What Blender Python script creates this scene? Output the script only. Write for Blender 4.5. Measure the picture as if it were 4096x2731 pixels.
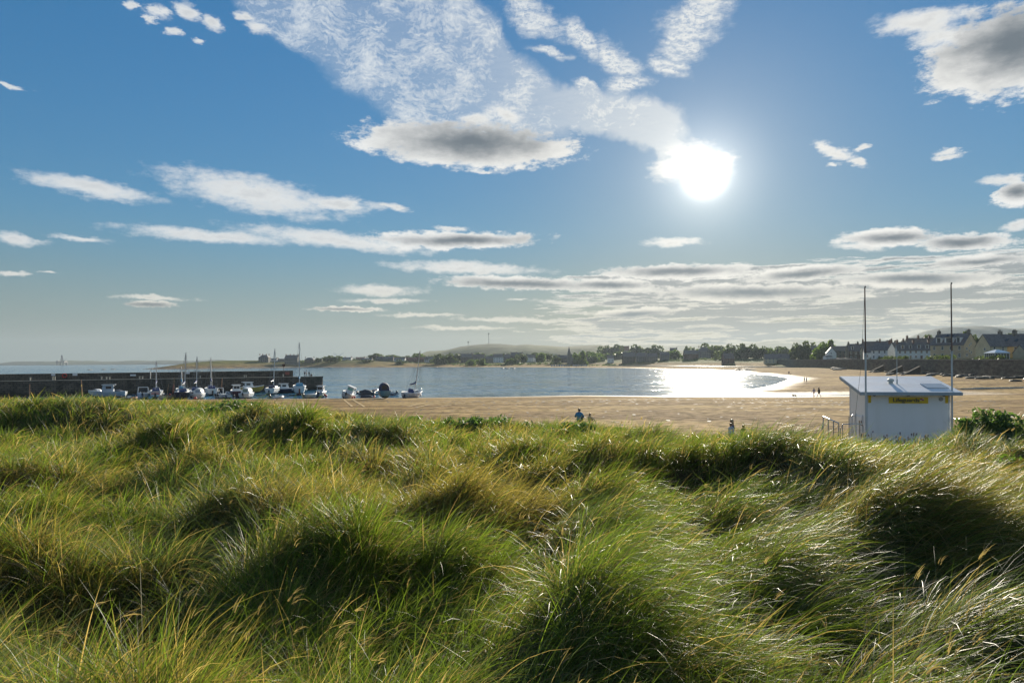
import bpy, bmesh, math, random
import numpy as np
from mathutils import Matrix, Vector, Euler

for o in list(bpy.data.objects):
    bpy.data.objects.remove(o)
random.seed(7)
rng = np.random.default_rng(11)
S = bpy.context.scene
COL = S.collection

# ------------------------------------------------------------------ camera
F = 2731.0          # focal length in photograph pixels (24 mm lens on a 36 mm frame)
CX, HY = 2048.0, 1446.0   # principal point / horizon row
ROLL = 0.0053
ZC = 7.0            # camera height above the low-tide water
cam_data = bpy.data.cameras.new('camera')
cam = bpy.data.objects.new('camera', cam_data)
COL.objects.link(cam)
cam_data.lens = 24.0
cam_data.sensor_width = 36.0
cam_data.clip_start = 0.05
cam_data.clip_end = 40000
cam_data.shift_y = (HY - 1365.5) / 4096.0
cam.matrix_world = Matrix.Translation((0, 0, ZC)) @ Matrix.Rotation(math.radians(90), 4, 'X') @ Matrix.Rotation(-ROLL, 4, 'Z')
S.camera = cam

def lev(x, y):
    dx, dy = x - CX, y - HY
    return dx - ROLL * dy, dy + ROLL * dx      # level x, level y (down positive)
def P(x, y, z=0.0):
    """photo pixel -> ground point at height z"""
    lx, ly = lev(x, y)
    Y = (ZC - z) * F / ly
    return lx / F * Y, Y
def at(x, y, Y):
    """photo pixel at a known depth -> X, Z"""
    lx, ly = lev(x, y)
    return lx / F * Y, ZC - ly / F * Y

# ------------------------------------------------------------------ sky, sun, exposure
_sx, _sy = lev(2820, 700)
SUN = Vector((_sx / F, 1.0, -_sy / F)).normalized()
SUN_EL = math.asin(SUN.z)
SUN_AZ = math.atan2(SUN.x, SUN.y)

S.view_settings.view_transform = 'Standard'
S.view_settings.look = 'None'
S.view_settings.exposure = 1.0
S.view_settings.gamma = 1.0
S.view_settings.use_curve_mapping = False
S.cycles.use_denoising = True
S.cycles.max_bounces = 6
S.cycles.diffuse_bounces = 3
S.cycles.glossy_bounces = 3
S.cycles.transmission_bounces = 3
S.cycles.volume_bounces = 0
S.cycles.transparent_max_bounces = 6
S.cycles.sample_clamp_indirect = 6.0
S.cycles.volume_step_rate = 4.0

sun_l = bpy.data.lights.new('sun', 'SUN')
sun_l.energy = 5.0
sun_l.angle = math.radians(0.53)
sun_l.color = (1.0, 0.90, 0.74)
sun_o = bpy.data.objects.new('sun', sun_l)
sun_o.rotation_euler = SUN.to_track_quat('Z', 'Y').to_euler()
COL.objects.link(sun_o)

class NT:
    """small helper for building node graphs"""
    def __init__(self, tree):
        self.t = tree
        self.n = tree.nodes
    def add(self, typ, **kw):
        nd = self.n.new(typ)
        for k, v in kw.items():
            setattr(nd, k, v)
        return nd
    def put(self, sock, v):
        if v is None:
            return
        if hasattr(v, 'is_linked') or isinstance(v, bpy.types.NodeSocket):
            self.t.links.new(v, sock)
        else:
            sock.default_value = v
    def math(self, op, a, b=None, c=None, clamp=False):
        nd = self.add('ShaderNodeMath', operation=op, use_clamp=clamp)
        for i, v in enumerate((a, b, c)):
            self.put(nd.inputs[i], v)
        return nd.outputs[0]
    def vmath(self, op, a, b=None, s=None):
        nd = self.add('ShaderNodeVectorMath', operation=op)
        self.put(nd.inputs[0], a)
        if b is not None:
            self.put(nd.inputs[1], b)
        if s is not None:
            self.put(nd.inputs['Scale'], s)
        return nd.outputs['Value'] if op in ('LENGTH', 'DOT_PRODUCT', 'DISTANCE') else nd.outputs['Vector']
    def noise(self, vec, scale=1.0, detail=4.0, rough=0.55, dist=0.0, color=False, lac=2.0):
        nd = self.add('ShaderNodeTexNoise')
        nd.inputs['Scale'].default_value = scale
        nd.inputs['Detail'].default_value = detail
        nd.inputs['Roughness'].default_value = rough
        nd.inputs['Lacunarity'].default_value = lac
        nd.inputs['Distortion'].default_value = dist
        if vec is not None:
            self.put(nd.inputs['Vector'], vec)
        return nd.outputs['Color'] if color else nd.outputs[0]
    def ramp(self, v, a, b, lo=0.0, hi=1.0, smooth=True):
        nd = self.add('ShaderNodeMapRange', interpolation_type='SMOOTHSTEP' if smooth else 'LINEAR')
        nd.clamp = True
        self.put(nd.inputs['Value'], v)
        nd.inputs['From Min'].default_value = a
        nd.inputs['From Max'].default_value = b
        nd.inputs['To Min'].default_value = lo
        nd.inputs['To Max'].default_value = hi
        return nd.outputs[0]
    def mix(self, f, a, b, mode='MIX', clamp=False):
        nd = self.add('ShaderNodeMix', data_type='RGBA', blend_type=mode)
        nd.clamp_result = clamp
        self.put(nd.inputs[0], f)
        for s, v in ((nd.inputs[6], a), (nd.inputs[7], b)):
            if isinstance(v, tuple) and len(v) == 3:
                v = v + (1.0,)
            self.put(s, v)
        return nd.outputs[2]
    def mapping(self, vec, loc=(0, 0, 0), rot=(0, 0, 0), scale=(1, 1, 1), kind='POINT'):
        nd = self.add('ShaderNodeMapping', vector_type=kind)
        self.put(nd.inputs['Vector'], vec)
        nd.inputs['Location'].default_value = loc
        nd.inputs['Rotation'].default_value = rot
        nd.inputs['Scale'].default_value = scale
        return nd.outputs[0]
    def comb(self, x=0.0, y=0.0, z=0.0):
        nd = self.add('ShaderNodeCombineXYZ')
        for i, v in enumerate((x, y, z)):
            self.put(nd.inputs[i], v)
        return nd.outputs[0]
    def sep(self, v):
        nd = self.add('ShaderNodeSeparateXYZ')
        self.put(nd.inputs[0], v)
        return nd.outputs

def build_world():
    w = bpy.data.worlds.new('World')
    S.world = w
    w.use_nodes = True
    w.node_tree.nodes.clear()
    g = NT(w.node_tree)
    out = g.add('ShaderNodeOutputWorld')
    bg = g.add('ShaderNodeBackground')
    bg.inputs['Strength'].default_value = 0.056
    d = g.add('ShaderNodeTexCoord').outputs['Generated']
    x, y, z = g.sep(d)
    sky = g.add('ShaderNodeTexSky', sky_type='NISHITA')
    sky.sun_disc = False
    sky.sun_elevation = SUN_EL
    sky.sun_rotation = SUN_AZ
    sky.altitude = 0.0
    sky.air_density = 1.0
    sky.dust_density = 0.1
    sky.ozone_density = 3.0
    g.put(sky.inputs[0], g.vmath('NORMALIZE', g.comb(x, y, g.math('MAXIMUM', z, 0.035))))
    sk = sky.outputs[0]
    # the photograph is an exposure blend: the range of the clear sky is compressed
    # s / (1 + s/k) keeps the blue of the far side and tames the side of the sun
    lum = g.vmath('DOT_PRODUCT', sk, (0.25, 0.55, 0.2))
    comp = g.math('DIVIDE', SKYGAIN, g.math('ADD', 1.0, g.math('DIVIDE', lum, SKYKNEE)))
    sk = g.vmath('SCALE', sk, s=comp)
    sk = g.vmath('MULTIPLY', sk, SKYTINT)
    hs = g.add('ShaderNodeHueSaturation')
    hs.inputs['Saturation'].default_value = SKYSAT
    g.put(hs.inputs['Color'], sk)
    sk = hs.outputs[0]
    lum2 = g.vmath('DOT_PRODUCT', sk, (0.3, 0.5, 0.2))
    haze_c = g.vmath('MULTIPLY', g.comb(lum2, lum2, lum2), (0.68, 0.80, 0.84))
    warm = g.math('POWER', g.math('MAXIMUM', g.vmath('DOT_PRODUCT', d, (math.sin(SUN_AZ), math.cos(SUN_AZ), 0.0)), 0.0), 14.0)
    haze_c = g.mix(warm, haze_c, g.vmath('MULTIPLY', g.comb(lum2, lum2, lum2), (1.0, 0.90, 0.68)))
    sk = g.mix(g.ramp(z, 0.0, 0.20, 0.80, 0.0), sk, haze_c)

    # direction in azimuth / elevation, in units of 1568 per radian
    K = 1568.0
    az = g.math('MULTIPLY', g.math('ARCTAN2', x, y), K)
    el = g.math('MULTIPLY', g.math('ARCSINE', z), K)
    V = g.comb(az, el, 1.0)
    cosang = g.vmath('DOT_PRODUCT', d, tuple(SUN))
    cosang = g.math('MAXIMUM', cosang, 0.0)

    def ae(px, py):
        lx, ly = lev(px * 1.7415, py * 1.7415)
        v = Vector((lx / F, 1.0, -ly / F)).normalized()
        return math.atan2(v.x, v.y), math.asin(v.z)
    # fluffy warps
    st = g.vmath('MULTIPLY', V, (1.0, 2.2, 0.0))
    wa = g.vmath('SUBTRACT', g.noise(st, 1 / 60.0, 6.0, 0.72, color=True), (0.5, 0.5, 0.5))
    Vw = g.vmath('ADD', V, g.vmath('MULTIPLY', wa, (85.0, 26.0, 0.0)))
    wb = g.vmath('SUBTRACT', g.noise(V, 1 / 90.0, 5.0, 0.58, color=True), (0.5, 0.5, 0.5))
    Vb = g.vmath('ADD', V, g.vmath('MULTIPLY', wa, (40.0, 14.0, 0.0)))
    Vc = g.vmath('ADD', V, g.vmath('MULTIPLY', wb, (90.0, 70.0, 0.0)))
    fine = g.noise(st, 1 / 44.0, 8.0, 0.66)

    def field(vec, ells, start=None):
        m = start
        for k, (px, py, rx, ry, ang) in enumerate(ells):
            a, e = ae(px, py)
            ca, ce = math.cos(a), math.cos(e)
            rx, ry, t = rx * ca, ry * ca * ce, math.radians(-ang)
            a, e = a * K, e * K
            vv = vec
            if m is not None and k % 5 == 0:      # evaluate in small batches (keeps the shader stack small)
                nd = g.add('ShaderNodeVectorMath', operation='MULTIPLY_ADD')
                g.put(nd.inputs[0], m)
                nd.inputs[1].default_value = (1e-6, 1e-6, 0)
                g.put(nd.inputs[2], vec)
                vec = vv = nd.outputs[0]
            ux, uy = math.cos(t) / rx, math.sin(t) / rx
            wx, wy = -math.sin(t) / ry, math.cos(t) / ry
            u = g.vmath('DOT_PRODUCT', vv, (ux, uy, -(ux * a + uy * e)))
            w_ = g.vmath('DOT_PRODUCT', vv, (wx, wy, -(wx * a + wy * e)))
            r2 = g.math('MULTIPLY_ADD', u, u, g.math('MULTIPLY', w_, w_))
            m = r2 if m is None else g.math('MINIMUM', m, r2)
        return g.math('SUBTRACT', 1.0, g.math('SQRT', m)), m

    # thick clouds with a grey core (px on a 2352-wide copy: x, y, rx, ry, tilt)
    dark = [(1075, 334, 275, 60, 2), (900, 312, 105, 34, -12), (1225, 345, 120, 32, -3),
            (1040, 552, 225, 25, -1), (1200, 651, 235, 18, 2), (345, 699, 72, 8, 0),
            (2040, 545, 128, 24, 3), (2215, 556, 115, 24, 4), (2245, 601, 130, 17, 0),
            (2330, 118, 205, 118, 4), (2240, 155, 120, 62, 10), (2332, 445, 50, 32, 0),
            (800, 710, 105, 7, 0), (1465, 718, 120, 13, -3), (1560, 625, 210, 21, 1), (1840, 628, 160, 20, -3),
            (2100, 645, 200, 24, 3), (1730, 672, 270, 24, 2), (1400, 655, 130, 17, 2)]
    cores = [(1085, 325, 215, 44, 1), (1060, 552, 170, 13, -1), (1190, 652, 190, 11, 2), (345, 700, 62, 6, 0),
             (2050, 546, 85, 13, 3), (2215, 556, 75, 14, 4), (2250, 601, 95, 10, 0), (2340, 95, 165, 90, 4), (2335, 440, 34, 18, 0),
             (780, 710, 70, 4, 0), (1460, 722, 85, 8, -3), (1560, 623, 160, 12, 1), (1840, 630, 110, 11, -3), (2100, 640, 140, 12, 3),
             (1730, 672, 210, 14, 2), (1400, 655, 95, 9, 2)]
    white = [(215, 434, 150, 21, 4), (590, 448, 225, 40, 7), (780, 470, 110, 18, 2), (905, 476, 42, 8, 10),
             (480, 542, 215, 16, 1), (780, 553, 260, 20, 4), (40, 551, 62, 14, 4), (175, 545, 68, 7, 2),
             (30, 630, 46, 6, 0), (108, 625, 30, 3, 0), (350, 685, 98, 6, 0), (1070, 616, 205, 15, 2),
             (870, 667, 108, 13, 0), (890, 692, 108, 6, 0), (1040, 524, 42, 6, 0), (1550, 556, 80, 10, 0),
             (1968, 566, 62, 9, 8), (2120, 50, 125, 26, 6), (2170, 85, 85, 30, 10),
             (2310, 412, 45, 12, 0), (2345, 515, 45, 12, -10), (1895, 337, 30, 12, 10), (1925, 352, 42, 13, 15),
             (1968, 372, 28, 10, 20), (1975, 340, 22, 7, 0), (1915, 378, 22, 5, 0), (2178, 348, 28, 8, 0), (2174, 361, 30, 6, 0),
             (305, 14, 17, 11, 0), (366, 28, 32, 16, 0), (430, 26, 33, 21, 5), (350, 47, 18, 10, 0),
             (486, 52, 30, 17, 10), (400, 73, 19, 9, 0), (592, 66, 34, 14, 0), (562, 38, 24, 11, 0), (457, 96, 17, 5, 0),
             (25, 198, 34, 6, 3), (1310, 695, 90, 6, 3), (970, 722, 110, 5, 0), (1180, 735, 160, 6, 2), (1060, 752, 130, 5, 0),
             (1110, 395, 18, 4, 0), (1165, 262, 55, 16, 12), (1090, 272, 40, 10, 0)]
    cirrus = [(640, 15, 190, 75, 30), (830, 75, 280, 135, 36), (965, 185, 240, 130, 38), (1150, 215, 210, 100, 24), (1010, 50, 170, 90, 40),
              (1330, 250, 150, 62, 2), (1480, 285, 120, 62, 14), (1530, 315, 60, 45, 60), (1080, 70, 150, 70, 40)]
    cirrus2 = [(1220, 40, 95, 45, 25), (1330, 90, 80, 36, 38), (1420, 140, 75, 40, 38), (1440, 190, 60, 25, 10),
               (1600, 40, 100, 80, -30), (1570, 110, 75, 60, -40), (1535, 160, 60, 30, 30), (1345, 190, 40, 12, 10), (1260, 125, 50, 14, 12)]
    glowc = [(1590, 365, 85, 45, 8), (1640, 372, 60, 30, 10), (1545, 385, 55, 38, 0)]

    fd, md = field(Vw, dark)
    fw, mw = field(Vw, [(a_, b_, c_ * 1.05, d_ * 1.22, e_) for a_, b_, c_, d_, e_ in white])
    fg, mg = field(Vw, glowc)
    edge = g.math('MULTIPLY', g.math('SUBTRACT', fine, 0.5), 1.35)
    dd = g.ramp(g.math('ADD', fd, edge), 0.0, 0.36)
    fcore, mcore = field(Vb, cores)
    billow = g.math('MULTIPLY', g.math('SUBTRACT', g.noise(st, 1 / 75.0, 5.0, 0.6), 0.5), 1.5)
    core = g.ramp(g.math('ADD', fcore, g.math('ADD', g.math('MULTIPLY', billow, 0.6), g.math('MULTIPLY', edge, 0.25))), -0.45, 0.95)
    dw = g.ramp(g.math('ADD', fw, edge), -0.05, 0.75)
    wcore = g.ramp(g.math('ADD', g.math('MULTIPLY', fw, 0.6), g.math('MULTIPLY', edge, 1.1)), 0.1, 0.8)
    dg = g.ramp(g.math('ADD', fg, edge), -0.1, 0.7, 0.0, 0.85)
    # mackerel / cirrus band: cloudlets on a flat layer seen in perspective
    zz = g.math('MAXIMUM', z, 0.02)
    pl = g.comb(g.math('DIVIDE', x, zz), g.math('DIVIDE', y, zz), 0.0)
    plw = g.vmath('ADD', pl, g.vmath('SCALE', wb, s=0.25))
    grain = g.mapping(Vc, rot=(0, 0, 0.35), scale=(1.0, 1.45, 0.0))
    ripple = g.noise(grain, 1 / 10.0, 4.0, 0.6)
    ripple2 = g.noise(V, 1 / 75.0, 4.0, 0.55)
    wv = g.noise(g.mapping(Vc, rot=(0, 0, -0.55), scale=(1 / 42.0, 1 / 9.0, 0.0)), 1.0, 4.0, 0.6)
    rip = g.ramp(g.math('ADD', g.math('ADD', g.math('MULTIPLY', ripple, 0.36), g.math('MULTIPLY', wv, 0.34)), g.math('MULTIPLY', ripple2, 0.52)), 0.42, 0.80)
    fc, mc = field(Vc, cirrus)
    fc2, mc2 = field(Vc, cirrus2)
    wisp = g.noise(g.mapping(plw, rot=(0, 0, 0.6), scale=(1.0, 5.0, 1.0)), 8.0, 6.0, 0.62, 0.3)
    body = g.ramp(fc, -0.02, 0.35)
    sheet = g.ramp(az, -260.0, 330.0, 0.16, 0.50)          # the band grows smoother towards the sun
    dc = g.math('MULTIPLY', body, g.math('MAXIMUM', g.math('MULTIPLY', rip, 0.92), g.math('ADD', sheet, g.math('MULTIPLY', wisp, 0.18))))
    dc2 = g.math('MULTIPLY', g.ramp(g.math('ADD', fc2, g.math('MULTIPLY', edge, 0.8)), -0.05, 0.7), g.ramp(g.math('ADD', g.math('MULTIPLY', wisp, 0.6), g.math('MULTIPLY', ripple, 0.4)), 0.34, 0.60, 0.25, 0.95))
    # low bands of stratocumulus, denser around the sun's side, going on all round the horizon
    bandv = g.comb(g.math('MULTIPLY', az, 1 / 150.0), g.math('MULTIPLY', el, 1 / 11.0), 3.7)
    bw = g.vmath('ADD', bandv, g.vmath('MULTIPLY', wa, (0.8, 1.2, 0.0)))
    bn = g.noise(bw, 1.0, 5.0, 0.55)
    bn2 = g.noise(g.vmath('MULTIPLY', bw, (2.3, 2.6, 1.0)), 1.0, 4.0, 0.55)
    bsum = g.math('ADD', g.math('MULTIPLY', bn, 0.7), g.math('MULTIPLY', bn2, 0.3))
    eln = g.math('DIVIDE', el, K)
    vmask = g.math('MULTIPLY', g.ramp(eln, 0.004, 0.03), g.ramp(eln, 0.115, 0.155, 1.0, 0.0))
    amask = g.ramp(az, -330.0, 330.0, 0.0, 1.0)
    amask = g.math('MULTIPLY', amask, g.ramp(az, 1500.0, 1800.0, 1.0, 0.0))
    thr = g.math('ADD', bsum, g.math('MULTIPLY', g.math('SUBTRACT', g.math('MULTIPLY', amask, vmask), 0.70), 0.42))
    db = g.ramp(thr, 0.49, 0.575)
    bcore = g.ramp(thr, 0.545, 0.64)
    # scattered high cloud outside of the view, carrying the sky on and spread wider to whiten the ambient light
    gen = g.noise(plw, 0.55, 6.0, 0.6)
    outm = g.ramp(g.math('ABSOLUTE', az), 1150.0, 1600.0)
    outm = g.math('MAXIMUM', outm, g.ramp(eln, 0.62, 0.8))
    do = g.math('MULTIPLY', g.math('MULTIPLY', g.ramp(gen, 0.44, 0.66), outm), g.math('MULTIPLY', g.ramp(eln, 0.02, 0.12), 0.8))

    # colours (radiance at strength 0.1)
    near = g.math('POWER', cosang, 10.0)
    low = g.ramp(eln, 0.0, 0.16, 1.0, 0.0)
    bright = g.mix(near, (7.2, 7.4, 7.5), (8.6, 8.4, 7.9))
    bright = g.mix(low, bright, (7.6, 6.9, 5.3))
    greyc = g.mix(low, (1.35, 1.65, 1.95), (2.15, 2.45, 2.4))
    circ = g.mix(near, (6.0, 6.6, 7.2), (7.6, 7.6, 7.3))
    c = sk
    c = g.mix(g.math('MULTIPLY', do, 0.9), c, (5.5, 6.0, 6.4))
    c_out = c
    c = g.mix(dc, c, circ)
    c = g.mix(dc2, c, circ)
    c = g.mix(g.math('MULTIPLY', db, 0.88), c, g.mix(g.math('MULTIPLY', bcore, 0.8), bright, greyc))
    c = g.mix(g.math('MULTIPLY', dw, 0.95), c, g.mix(g.math('MULTIPLY', wcore, 0.55), bright, g.mix(0.5, bright, greyc)))
    c = g.mix(dd, c, g.mix(core, bright, greyc))
    c = g.mix(dg, c, (8.0, 7.8, 7.4))
    # aureole of the sun: forward scattering in the thin cloud in front of it
    a1 = g.math('MULTIPLY', g.math('POWER', cosang, 5000.0), 40.0)
    a2 = g.math('MULTIPLY', g.math('POWER', cosang, 600.0), 4.5)
    a3 = g.math('MULTIPLY', g.math('POWER', cosang, 90.0), 1.3)
    aur = g.math('ADD', g.math('ADD', a1, a2), a3)
    c = g.vmath('ADD', c, g.vmath('MULTIPLY', g.comb(aur, aur, aur), (1.0, 0.94, 0.82)))
    g.put(bg.inputs['Color'], c)
    # away from the part of the sky that holds the modelled clouds the plain sky with scattered cloud goes on
    bg2 = g.add('ShaderNodeBackground')
    bg2.inputs['Strength'].default_value = 0.056
    g.put(bg2.inputs['Color'], c_out)
    win = g.math('MULTIPLY', g.math('LESS_THAN', g.math('ABSOLUTE', az), 1.16 * K),
                 g.math('MULTIPLY', g.math('GREATER_THAN', z, 0.0), g.math('LESS_THAN', z, 0.62)))
    mixs = g.add('ShaderNodeMixShader')
    g.put(mixs.inputs[0], win)
    g.t.links.new(bg2.outputs[0], mixs.inputs[1])
    g.t.links.new(bg.outputs[0], mixs.inputs[2])
    g.t.links.new(mixs.outputs[0], out.inputs[0])
    w.cycles.sampling_method = 'MANUAL'
    w.cycles.sample_map_resolution = 1024

SKYGAIN, SKYKNEE, SKYSAT, SKYTINT = 1.74, 2.7, 1.25, (0.93, 1.01, 1.01)
build_world()
# ------------------------------------------------------------------ materials
def new_mat(name):
    m = bpy.data.materials.new(name)
    m.use_nodes = True
    m.node_tree.nodes.clear()
    g = NT(m.node_tree)
    out = g.add('ShaderNodeOutputMaterial')
    return m, g, out
def principled(g, out, base, rough=0.6, spec=0.5, metal=0.0, normal=None):
    b = g.add('ShaderNodeBsdfPrincipled')
    g.put(b.inputs['Base Color'], base + (1.0,) if isinstance(base, tuple) and len(base) == 3 else base)
    g.put(b.inputs['Roughness'], rough)
    g.put(b.inputs['Specular IOR Level'], spec)
    g.put(b.inputs['Metallic'], metal)
    if normal is not None:
        g.put(b.inputs['Normal'], normal)
    g.t.links.new(b.outputs[0], out.inputs[0])
    return b
def bump(g, h, strength, dist):
    b = g.add('ShaderNodeBump')
    b.inputs['Strength'].default_value = strength
    b.inputs['Distance'].default_value = dist
    g.put(b.inputs['Height'], h)
    return b.outputs[0]
_MATS = {}
def paint(col, rough=0.45, vary=0.12, scale=1.5, spec=0.5, metal=0.0, dirt=0.0, name=None):
    """a painted / rendered / cut surface: colour with mottling and fine relief"""
    key = (tuple(round(c, 3) for c in col), rough, vary, scale, spec, metal, dirt)
    if key in _MATS:
        return _MATS[key]
    m, g, out = new_mat(name or 'surface')
    co = g.add('ShaderNodeTexCoord').outputs['Object']
    n = g.noise(co, scale, 5.0, 0.6)
    lo = tuple(c * (1 - vary * 1.6) for c in col)
    hi = tuple(min(0.95, c * (1 + vary)) for c in col)
    base = g.mix(g.ramp(n, 0.3, 0.7), lo, hi)
    if dirt > 0:
        n2 = g.noise(g.vmath('MULTIPLY', co, (1.0, 1.0, 0.25)), scale * 3.1, 4.0, 0.65)
        base = g.mix(g.math('MULTIPLY', g.ramp(n2, 0.5, 0.8), dirt), base, (0.07, 0.06, 0.045))
    principled(g, out, base, rough, spec, metal)
    _MATS[key] = m
    return m

# ------------------------------------------------------------------ mesh helpers
def link(name, me, mat=None, parent=None, loc=None):
    o = bpy.data.objects.new(name, me)
    COL.objects.link(o)
    if mat is not None and len(me.materials) == 0:
        for mm in (mat if isinstance(mat, (list, tuple)) else [mat]):
            me.materials.append(mm)
    if parent is not None:
        o.parent = parent
    if loc is not None:
        o.location = loc
    return o
def tag(o, label, cat, group=None):
    o['label'] = label
    o['category'] = cat
    if group:
        o['group'] = group
    return o
def thing(name, label, cat, loc=(0, 0, 0), rz=0.0, group=None, rot=None):
    o = bpy.data.objects.new(name, None)
    o.empty_display_size = 0.3
    COL.objects.link(o)
    o.location = loc
    o.rotation_euler = rot if rot is not None else (0, 0, rz)
    return tag(o, label, cat, group)
def np_mesh(name, verts, faces, smooth=True):
    """verts (n,3), faces (m,k) all of one size"""
    me = bpy.data.meshes.new(name)
    verts = np.asarray(verts, np.float32)
    faces = np.asarray(faces, np.int32)
    k = faces.shape[1]
    me.vertices.add(len(verts))
    me.vertices.foreach_set('co', verts.ravel())
    me.loops.add(faces.size)
    me.loops.foreach_set('vertex_index', faces.ravel())
    me.polygons.add(len(faces))
    me.polygons.foreach_set('loop_start', np.arange(0, faces.size, k, dtype=np.int32))
    me.update(calc_edges=True)
    me.polygons.foreach_set('use_smooth', np.full(len(faces), smooth))
    return me
def grid_faces(nr, nc):
    i = np.arange(nr - 1)[:, None] * nc + np.arange(nc - 1)[None, :]
    return np.stack([i, i + 1, i + nc + 1, i + nc], -1).reshape(-1, 4)

# value noise for the heightfields
_perm = rng.permutation(512)
_tab = rng.random(512)
def vnoise(x, y):
    xi, yi = np.floor(x).astype(int), np.floor(y).astype(int)
    fx, fy = x - xi, y - yi
    fx, fy = fx * fx * (3 - 2 * fx), fy * fy * (3 - 2 * fy)
    def h(a, b):
        return _tab[(_perm[(a & 511)] + b) & 511]
    return (h(xi, yi) * (1 - fx) + h(xi + 1, yi) * fx) * (1 - fy) + (h(xi, yi + 1) * (1 - fx) + h(xi + 1, yi + 1) * fx) * fy
def fbm(x, y, octs=4, gain=0.5):
    s, a, t = 0.0, 1.0, 0.0
    for k in range(octs):
        s = s + a * vnoise(x * 2 ** k + 17.3 * k, y * 2 ** k - 9.1 * k)
        t += a
        a *= gain
    return s / t - 0.5
def sstep(a, b, x):
    t = np.clip((x - a) / (b - a), 0, 1)
    return t * t * (3 - 2 * t)

# ------------------------------------------------------------------ coast: outline of the water at this tide
def PP(l, z=0.0):
    return [P(x, y, z) for x, y in l]
WATER = [(-12000, 118), (-150, 126)] + PP([(600, 1597), (1000, 1594), (1300, 1592.5), (1700, 1590), (2000, 1587), (2300, 1581), (2700, 1584)]) \
    + [(50, 131.0), (62, 132.6), (75, 135.5), (92, 138), (92, 140), (75, 138.4), (62, 136.2), (52, 135.6)] \
    + PP([(2855, 1571), (3000, 1558), (3080, 1543), (3140, 1522), (3155, 1512), (3080, 1500), (2985, 1493), (2950, 1484),
          (2800, 1477.5), (2500, 1471.5), (2300, 1470), (2050, 1468.5), (1750, 1468), (1450, 1470), (1200, 1470), (900, 1474), (700, 1477), (640, 1478)]) \
    + [(-470, 865), (-570, 1400), (-300, 3000), (-300, 14000), (-12000, 14000)]
WATER = np.array(WATER, float)
def coast_dist(X, Y):
    """signed distance to the water's edge, positive on land"""
    X, Y = np.asarray(X, float), np.asarray(Y, float)
    d2 = np.full(X.shape, 1e18)
    inside = np.zeros(X.shape, bool)
    n = len(WATER)
    for i in range(n):
        ax, ay = WATER[i]
        bx, by = WATER[(i + 1) % n]
        ex, ey = bx - ax, by - ay
        t = np.clip(((X - ax) * ex + (Y - ay) * ey) / (ex * ex + ey * ey), 0, 1)
        d2 = np.minimum(d2, (X - ax - t * ex) ** 2 + (Y - ay - t * ey) ** 2)
        c = ((ay > Y) != (by > Y)) & (X < (bx - ax) * (Y - ay) / (by - ay + 1e-12) + ax)
        inside ^= c
    d = np.sqrt(d2)
    return np.where(inside, -d, d)

WALL_LINE = np.array([(141 + 0.2586 * (y - 185), y) for y in (160, 190, 246, 330, 500, 650, 760)], float)
def beach_h(X, Y, d=None):
    X, Y = np.asarray(X, float), np.asarray(Y, float)
    if d is None:
        d = coast_dist(X, Y)
    d = d + 1.2 * fbm(X * 0.12, Y * 0.12, 3) * np.clip(np.abs(d) / 6, 0, 1)
    near = np.where(d < 0, d * 0.05, 2.7 * (1 - np.exp(-np.maximum(d, 0) * 0.034 / 2.7)) * 1.06)
    d0 = np.interp(X, [-100, 60, 110, 180, 260], [40, 70, 205, 205, 110])
    far = np.where(d < 0, d * 0.05, 0.0025 * d + 4.6 * sstep(d0, d0 + 85, d) + 3.6 * sstep(d0 + 85, d0 + 190, d) + 0.012 * np.maximum(d - d0 - 150, 0))
    head = np.where(d < 0, d * 0.05, 10.0 * sstep(-8, 85, d) + 0.008 * d)
    fw = sstep(430, 640, Y)
    z = near * (1 - fw) + far * fw
    hw = sstep(-120, -260, X) * fw
    z = z * (1 - hw) + head * hw
    # the town stands behind the sea wall
    wx = np.interp(Y, WALL_LINE[:, 1], WALL_LINE[:, 0])
    behind = sstep(0.8, 1.8, X - wx) * sstep(150, 175, Y) * sstep(760, 700, Y)
    z = z * (1 - behind) + (6.6 + 0.035 * np.maximum(X - wx, 0)) * behind
    z = np.maximum(z, -2.5)
    rip = (0.05 * fbm(X * 0.35, Y * 0.9, 3) + 0.03 * fbm(X * 1.7, Y * 2.6, 2)) * np.clip(d / 8, 0, 1) * (1 - fw)
    return z + rip

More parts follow.
